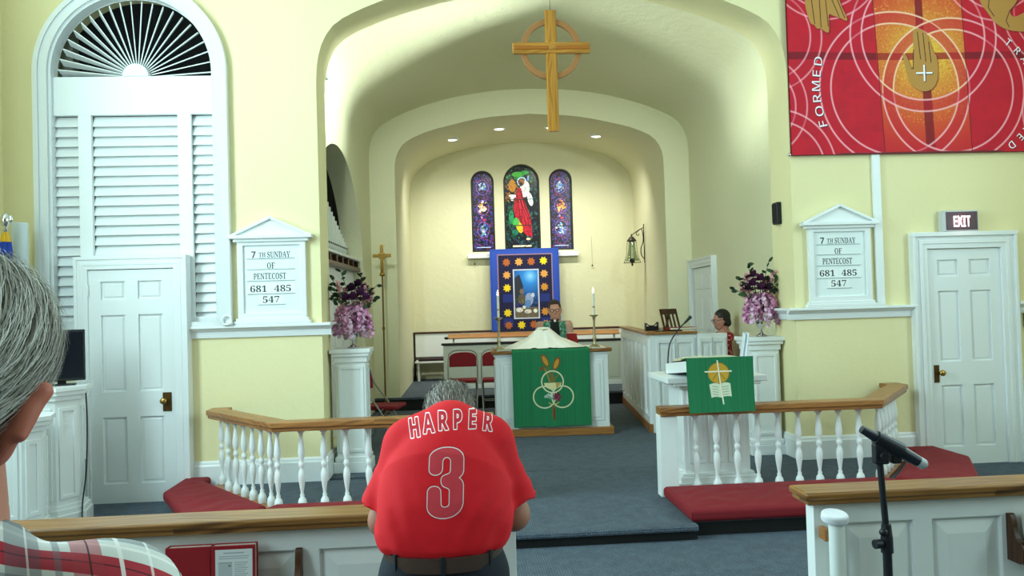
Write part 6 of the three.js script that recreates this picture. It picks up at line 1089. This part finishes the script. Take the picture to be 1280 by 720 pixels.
// ---------------------------------------------------------------- the grey-haired man in the plaid shirt, close at the left
{
  const o = thing('person', 'grey-haired man in a red, grey and white plaid shirt at the left edge', 'person', [-1.517, 0, 6.69]);
  const sk = skin('#c08472'), HS = 1.0;
  const HC = [0.0, 1.553, 0.03], HM = new THREE.Matrix4().compose(V(...HC), new THREE.Quaternion().setFromEuler(new THREE.Euler(0.25, Math.PI + 0.12, 0.42, 'YXZ')), V(HS, HS, HS));
  const sh = s => [s * 0.165 - 0.025, 1.295, 0.0], el = s => [s * 0.215 - 0.025, 1.03, -0.02], wr = s => [s * 0.16, 0.95, -0.22];
  const Z = [1, 1, 1.45];
  const bodyF = uni([cap([-0.02, 0.95, 0.02], [-0.02, 1.1, 0.01], 0.16, 0.155, Z), cap([-0.02, 1.1, 0.01], [-0.02, 1.23, 0], 0.155, 0.13, Z), cap([-0.02, 1.34, 0], [-0.015, 1.47, 0.01], 0.065, 0.058), ...[-1, 1].flatMap(s => [cap(sh(s), el(s), 0.055, 0.045), cap(el(s), wr(s), 0.044, 0.03), cap([s * 0.09 - 0.02, 0.9, 0.02], [s * 0.1, 0.48, 0], 0.09, 0.06), cap([s * 0.1, 0.48, 0], [s * 0.11, 0.08, 0.03], 0.058, 0.04), cap([s * 0.11, 0.06, 0.03], [s * 0.13, 0.04, -0.13], 0.04, 0.034)])], 0.04);
  addMesh('body', mergeGeometries([keepN(skinMesh(bodyF, [-0.36, 0, -0.3], [0.34, 1.52, 0.2], 0.012)), keepN(headMesh(false, HM)), ...[-1, 1].map(s => keepN(handMesh(s, 0.6, aim(wr(s), [-s * 0.5, -0.1, -0.9], [0, -1, 0]))))]), sk, o);
  eyesOn(o, HM);
  // the near ear, larger and reddened, with its rim and lobe
  const earF = sub(uni([ell([0, 0, 0], [0.012, 0.04, 0.024]), ell([0.0, -0.032, 0.004], [0.011, 0.016, 0.013]), cap([0.004, 0.03, 0.012], [0.006, 0.036, -0.01], 0.008, 0.008), cap([0.006, 0.036, -0.01], [0.006, -0.01, -0.022], 0.008, 0.006)], 0.008), ell([0.012, 0.004, 0.004], [0.008, 0.022, 0.011]), 0.006);
  const eg = skinMesh(earF, [-0.03, -0.06, -0.05], [0.03, 0.06, 0.05], 0.003);
  for (const s of [-1, 1]) { const e = eg.clone(); if (s < 0) { e.scale(-1, 1, 1); const ix = e.index.array; for (let i = 0; i < ix.length; i += 3) { const t = ix[i + 1]; ix[i + 1] = ix[i + 2]; ix[i + 2] = t; } } e.applyMatrix4(HM.clone().multiply(M4(s * 0.087, -0.008, -0.012, 0, s * -0.55, 0))); addMesh('ear', e, std('#c4705e', 0.5), o); }
  const hairF = uni([ell([0, 0.037, -0.018], [0.086, 0.101, 0.106]), ell([0, -0.03, -0.05], [0.072, 0.07, 0.06])], 0.03);
  const shell = (x, y, z) => Math.max(hairF(x, y, z), z - 0.05 - y * 0.25, -(y + 0.085) + Math.max(0, z + 0.03) * 0.9, 0.018 - LEN((Math.abs(x) - 0.088) * 0.9, (y + 0.012) * 0.5, z + 0.008));
  const hg = skinMesh(shell, [-0.11, -0.14, -0.15], [0.11, 0.16, 0.1], 0.004); hg.applyMatrix4(HM); addMesh('hair', hg, std('#8b8880', 0.8), o);
  const st = strands(5200, 5, hairF, p => V(p.x * 1.5 - 0.35, -1.0, -0.9 + p.y * 6), 0.062, 0.00075, ['#c9c8c2', '#dededa', '#9c9a90', '#86817a', '#ececea', '#b4b0a6'], p => p.z < 0.05 + p.y * 0.25 && p.y > -0.095 + Math.max(0, p.z + 0.03) * 0.9 && !(Math.abs(p.x) > 0.06 && p.y < 0.02 && p.z > -0.03)); st.applyMatrix4(HM);
  const sm = addMesh('hair_strands', st, new THREE.MeshStandardMaterial({ vertexColors: true, roughness: 0.55, side: THREE.DoubleSide }), o); sm.userData.kind = 'stuff';
  // plaid shirt with collar band
  const map = canvasTex(1024, 1024, (c, w, h) => {
    c.fillStyle = '#dfe4e3'; c.fillRect(0, 0, w, h);
    const band = (p, wd, col, v) => { c.fillStyle = col; v ? c.fillRect(p * w, 0, wd * w, h) : c.fillRect(0, p * h, w, wd * h); };
    for (const v of [0, 1]) { band(0.08, 0.15, v ? 'rgba(96,106,116,0.42)' : 'rgba(96,106,116,0.6)', v); band(0.36, 0.13, v ? 'rgba(180,60,70,0.5)' : 'rgba(176,16,36,0.85)', v); band(0.02, 0.03, 'rgba(110,118,126,0.5)', v); band(0.285, 0.03, 'rgba(110,118,126,0.5)', v); if (!v) band(0.62, 0.16, 'rgba(96,106,116,0.5)', v); band(0.56, 0.02, 'rgba(250,250,250,0.9)', v); band(0.86, 0.012, 'rgba(40,44,54,0.7)', v); band(0.89, 0.006, 'rgba(40,44,54,0.6)', v); band(0.43, 0.008, 'rgba(40,20,30,0.7)', v); band(0.70, 0.014, 'rgba(255,255,255,0.75)', v); band(0.17, 0.01, 'rgba(250,250,250,0.7)', v); }
  }); map.wrapS = map.wrapT = THREE.RepeatWrapping;
  const nz = valueNoise(44);
  const slv = s => cap(sh(s), el(s), 0.078, 0.082);
  const tors = uni([cap([-0.02, 0.9, 0.02], [-0.02, 1.1, 0.01], 0.19, 0.185, Z), cap([-0.02, 1.1, 0.01], [-0.02, 1.235, 0.0], 0.185, 0.15, Z), cap([-0.02, 1.31, 0], [-0.018, 1.375, 0.004], 0.095, 0.07), cap(sh(-1), sh(1), 0.07, 0.07, [1, 1, 1.15]), slv(-1), slv(1)], 0.05);
  const shirtF = (x, y, z) => Math.max(tors(x, y, z) - 0.004 * (nz(x * 20 + 30, y * 14 + z * 12 + 30) - 0.5), 0.86 - y, y - 1.412 + Math.max(0, -z) * 0.5, -(LEN(x + 0.016, Math.max(0, y < 1.4 ? 1.4 - y : 0), z - 0.005) - 0.055), 1.07 - y + (Math.abs(x + 0.02) < 0.17 ? -1 : 0));
  let sg = keepN(skinMesh(shirtF, [-0.4, 0.84, -0.2], [0.36, 1.46, 0.22], 0.009));
  { const p = sg.attributes.position, uv = sg.attributes.uv, n = sg.attributes.normal; for (let i = 0; i < p.count; i++) { const x = p.getX(i), y = p.getY(i), z = p.getZ(i); uv.setXY(i, (x * 0.9 - z * 0.5 + 2) / 0.21 + 0.38, (z * 0.7 - y * 0.95 - x * 0.2 + 2) / 0.21 + 0.25); } }
  addMesh('shirt', sg, new THREE.MeshStandardMaterial({ map, roughness: 0.85 }), o);
  const pf = uni([cap([-0.02, 0.85, 0.02], [-0.02, 0.93, 0.02], 0.165, 0.17, [1, 1, 1.4]), ...[-1, 1].flatMap(s => [cap([s * 0.09 - 0.02, 0.88, 0.02], [s * 0.1, 0.48, 0], 0.105, 0.08), cap([s * 0.1, 0.48, 0], [s * 0.11, 0.07, 0.03], 0.08, 0.072)])], 0.03);
  addMesh('trousers', skinMesh((x, y, z) => Math.max(pf(x, y, z), y - 0.95, 0.05 - y), [-0.26, 0.03, -0.16], [0.26, 0.97, 0.2], 0.014), std('#3b3f46', 0.85), o);
  for (const s of [-1, 1]) addMesh('shoe', skinMesh(cap([s * 0.11, 0.05, 0.05], [s * 0.135, 0.04, -0.15], 0.05, 0.042), [s * 0.12 - 0.1, -0.02, -0.24], [s * 0.12 + 0.1, 0.12, 0.13], 0.008), std('#2a1d14', 0.5), o);
}
// ---------------------------------------------------------------- the minister behind the altar
{
  const o = cthing('person', 'minister in black clerical shirt and green stole standing behind the altar', 'person', [0.145, 0.1, -2.98]);
  const sk = skin('#c99482'), HC = [0.012, 1.445, 0.02], HM = M4(...HC, 0.06, -0.08, 0.06, 1.0);
  const sh = s => [s * 0.165, 1.245, 0], el = s => [s * 0.215, 0.96, 0.03], wr = s => [s * 0.055 + 0.03, 1.0, 0.21]; const Z = [1, 1, 1.45];
  const bodyF = uni([cap([0, 0.82, 0], [0, 1.0, 0], 0.15, 0.145, Z), cap([0, 1.0, 0], [0, 1.19, 0], 0.145, 0.13, Z), cap([0, 1.24, 0], [0.01, 1.34, 0.01], 0.06, 0.052), ...[-1, 1].flatMap(s => [cap(sh(s), el(s), 0.05, 0.042), cap(el(s), wr(s), 0.042, 0.028), cap([s * 0.085, 0.8, 0], [s * 0.09, 0.45, 0.01], 0.085, 0.058), cap([s * 0.09, 0.45, 0.01], [s * 0.1, 0.07, -0.01], 0.055, 0.04), cap([s * 0.1, 0.05, -0.01], [s * 0.11, 0.035, 0.13], 0.04, 0.034)])], 0.04);
  addMesh('body', mergeGeometries([keepN(skinMesh(bodyF, [-0.3, 0, -0.2], [0.3, 1.4, 0.28], 0.012)), keepN(headMesh(false, HM)), ...[-1, 1].map(s => keepN(handMesh(s, 0.7, aim(wr(s), [-s * 0.85, 0.05, 0.35], [0, -0.2, -1]))))]), sk, o);
  eyesOn(o, HM); glassesOn(o, HM, '#5a1a1c');
  const hf = (x, y, z) => Math.max(ell([0, 0.04, -0.018], [0.082, 0.094, 0.1])(x, y, z), z - 0.05 - (y > 0.07 ? 0.04 : 0), -(y + 0.02) + z * 0.7); const hg = skinMesh(hf, [-0.1, -0.1, -0.14], [0.1, 0.15, 0.11], 0.005); hg.applyMatrix4(HM); addMesh('hair', hg, std('#3a2a20', 0.7), o);
  const alb = uni([cap([0, 0.15, 0], [0, 0.9, 0], 0.2, 0.165, [1, 1, 1.3]), cap([0, 0.9, 0], [0, 1.19, 0], 0.165, 0.145, Z), cap(sh(-1), sh(1), 0.062, 0.062), ...[-1, 1].map(s => cap(sh(s), [el(s)[0], el(s)[1], el(s)[2]], 0.064, 0.068))], 0.04);
  addMesh('robe', skinMesh((x, y, z) => Math.max(alb(x, y, z), 0.03 - y, y - 1.32), [-0.32, 0.02, -0.24], [0.32, 1.3, 0.24], 0.011), std('#c9a090', 0.85), o);
  // black shirt front and the white collar
  const strip = (x0, x1, y0, y1, off, m, nm, parent, f) => { const n = 8, k = 16, pos = [], idx = []; for (let j = 0; j <= k; j++) for (let i = 0; i <= n; i++) { const y = y0 + (y1 - y0) * j / k, x = x0(y) + (x1(y) - x0(y)) * i / n; let z = 0.3; for (let q = 0; q < 40; q++) { const d = f(x, y, z); z -= d * 0.8; if (d < 0.0008) break; } pos.push(x, y, z + off); } for (let j = 0; j < k; j++) for (let i = 0; i < n; i++) { const a = j * (n + 1) + i; idx.push(a, a + 1, a + n + 2, a, a + n + 2, a + n + 1); } const g = new THREE.BufferGeometry(); g.setAttribute('position', new THREE.Float32BufferAttribute(pos, 3)); g.setIndex(idx); g.computeVertexNormals(); m.side = THREE.DoubleSide; return addMesh(nm, g, m, parent); };
  const shirt = strip(() => -0.062, () => 0.066, 0.75, 1.3, 0.006, std('#111216', 0.8), 'clerical_shirt', o, alb);
  addMesh('neck_band', tf(lathe([[0.056, 0], [0.064, 0], [0.06, 0.04], [0.054, 0.04]], 24), 0.004, 1.29, 0.008, 0.1), std('#15161a', 0.7), o);
  addMesh('white_collar', tf(bx(0.03, 0.03, 0.006, 0, 0, 0, 0.003), 0.006, 1.308, 0.073, -0.1), std('#f2f2ee', 0.5), o);
  const gm = canvasTex(128, 512, (c, w, h) => { const r = rng(6); c.fillStyle = '#4c8a70'; c.fillRect(0, 0, w, h); for (let i = 0; i < 160; i++) { c.fillStyle = ['#2f6a54', '#6fb09a', '#3a7a8a', '#8ac0a0', '#2a5a48'][r() * 5 | 0]; c.beginPath(); c.ellipse(r() * w, r() * h, 5 + r() * 14, 5 + r() * 10, r() * 3, 0, 7); c.fill(); } });
  for (const s of [-1, 1]) { const m = strip(y => s * (y > 1.22 ? 0.055 : 0.06) - (s < 0 ? 0.085 : 0) , y => s * (y > 1.22 ? 0.055 : 0.06) + (s > 0 ? 0.085 : 0), 0.55, 1.3, 0.01, new THREE.MeshStandardMaterial({ color: '#5d9a82', roughness: 0.8 }), 'stole', o, alb); const g = m.geometry, p = g.attributes.position, uv = new Float32Array(p.count * 2); for (let i = 0; i < p.count; i++) { uv[i * 2] = p.getX(i) / 0.12; uv[i * 2 + 1] = p.getY(i) / 0.5; } g.setAttribute('uv', new THREE.BufferAttribute(uv, 2)); gm.wrapS = gm.wrapT = THREE.RepeatWrapping; m.material = new THREE.MeshStandardMaterial({ map: gm, roughness: 0.8, side: THREE.DoubleSide }); }
}
// ---------------------------------------------------------------- the organist behind the screen
{
  const o = cthing('person', 'dark-haired organist in glasses and a red patterned top seated behind the white screen', 'person', [2.19, 0.1, -2.55], 0);
  // she faces -x; local frame of the body faces +z, turned by -90 degrees
  const sk = skin('#bd8570'), turn = -Math.PI / 2 + 0.1, T = new THREE.Matrix4().makeRotationY(turn);
  const HC = [0.0, 1.265, 0.02], HM = T.clone().multiply(M4(...HC, 0.12, 0.05, 0, 0.97)); const Z = [1, 1, 1.4];
  const sh = s => [s * 0.155, 1.06, -0.01], el = s => [s * 0.19, 0.86, 0.15], wr = s => [s * 0.14, 0.93, 0.36], hp = s => [s * 0.09, 0.5, 0], kn = s => [s * 0.1, 0.5, 0.36], an = s => [s * 0.09, 0.1, 0.38];
  const bodyF = uni([cap([0, 0.55, 0], [0, 0.8, 0], 0.15, 0.13, Z), cap([0, 0.8, 0], [0, 1.0, 0], 0.13, 0.12, Z), cap([0, 1.04, 0], [0, 1.17, 0.01], 0.055, 0.048), ...[-1, 1].flatMap(s => [cap(sh(s), el(s), 0.046, 0.038), cap(el(s), wr(s), 0.038, 0.025), cap(hp(s), kn(s), 0.085, 0.055), cap(kn(s), an(s), 0.055, 0.036), cap(an(s), [s * 0.09, 0.04, 0.5], 0.036, 0.03)])], 0.04);
  const bg = skinMesh(bodyF, [-0.28, 0, -0.2], [0.28, 1.22, 0.56], 0.013); bg.applyMatrix4(T);
  addMesh('body', mergeGeometries([keepN(bg), keepN(headMesh(true, HM)), ...[-1, 1].map(s => keepN(handMesh(s, 0.45, T.clone().multiply(aim(wr(s), [0, -0.15, 1], [0, -1, -0.1])))))]), sk, o);
  eyesOn(o, HM); glassesOn(o, HM, '#1c1a1c');
  const hf = uni([ell([0, 0.038, -0.025], [0.086, 0.1, 0.105]), ell([0, -0.045, -0.075], [0.075, 0.06, 0.05]), ell([0.06, -0.02, -0.03], [0.03, 0.06, 0.05]), ell([-0.06, -0.02, -0.03], [0.03, 0.06, 0.05])], 0.03), shell = (x, y, z) => Math.max(hf(x, y, z), z - 0.055 - Math.max(0, y - 0.05) * 0.6, z > 0.0 && y < 0.03 ? z - 0.01 + (0.03 - y) * 0.2 : -1);
  const hg = skinMesh(shell, [-0.12, -0.13, -0.16], [0.12, 0.16, 0.12], 0.005); hg.applyMatrix4(HM); addMesh('hair', hg, std('#1d1512', 0.55), o);
  const tf_ = uni([cap([0, 0.52, 0], [0, 0.8, 0], 0.17, 0.148, Z), cap([0, 0.8, 0], [0, 1.0, 0], 0.148, 0.132, Z), cap(sh(-1), sh(1), 0.055, 0.055), ...[-1, 1].map(s => { const a = sh(s), b = el(s); return cap(a, [a[0] + (b[0] - a[0]) * 0.85, a[1] + (b[1] - a[1]) * 0.85, a[2] + (b[2] - a[2]) * 0.85], 0.058, 0.062); })], 0.035);
  const tg = keepN(skinMesh((x, y, z) => Math.max(tf_(x, y, z), 0.5 - y, y - 1.115), [-0.3, 0.46, -0.24], [0.3, 1.16, 0.3], 0.011));
  const fl = dataTex(256, (u, v) => { const a = n1(u * 24, v * 24, 24), b = n2(u * 60, v * 60, 60); return a > 0.62 ? hexc('#d8787c') : b > 0.7 ? hexc('#3c0a14') : hexc('#a01824'); }, true, 1);
  { const p = tg.attributes.position, uv = tg.attributes.uv; for (let i = 0; i < p.count; i++) uv.setXY(i, (p.getZ(i) + p.getX(i)) * 2.2, p.getY(i) * 2.2); } tg.applyMatrix4(T);
  addMesh('top', tg, new THREE.MeshStandardMaterial({ map: fl, roughness: 0.8 }), o);
  const sf = uni([cap([0, 0.5, 0], [0, 0.56, 0.02], 0.165, 0.16, Z), ...[-1, 1].map(s => cap(hp(s), kn(s), 0.105, 0.085)), ...[-1, 1].map(s => cap(kn(s), [an(s)[0], 0.2, an(s)[2]], 0.08, 0.07))], 0.04), sg = skinMesh(sf, [-0.26, 0.1, -0.2], [0.26, 0.76, 0.5], 0.014); sg.applyMatrix4(T); addMesh('skirt', sg, std('#1b1c22', 0.85), o);
  const b = cthing('organ_bench', 'dark wooden organ bench under the seated organist', 'bench', [2.19, 0.1, -2.55], 0.1); mesh('bench_top', uvm(b2(-0.15, 0.15, 0.36, 0.4, -0.42, 0.42, 0.006)), walnut, b); for (const s of [-1, 1]) mesh('bench_side', uvm(b2(-0.13, 0.13, 0, 0.36, s * 0.38 - 0.02, s * 0.38 + 0.02, 0.004)), walnut, b);
}
renderer.render(scene, camera);
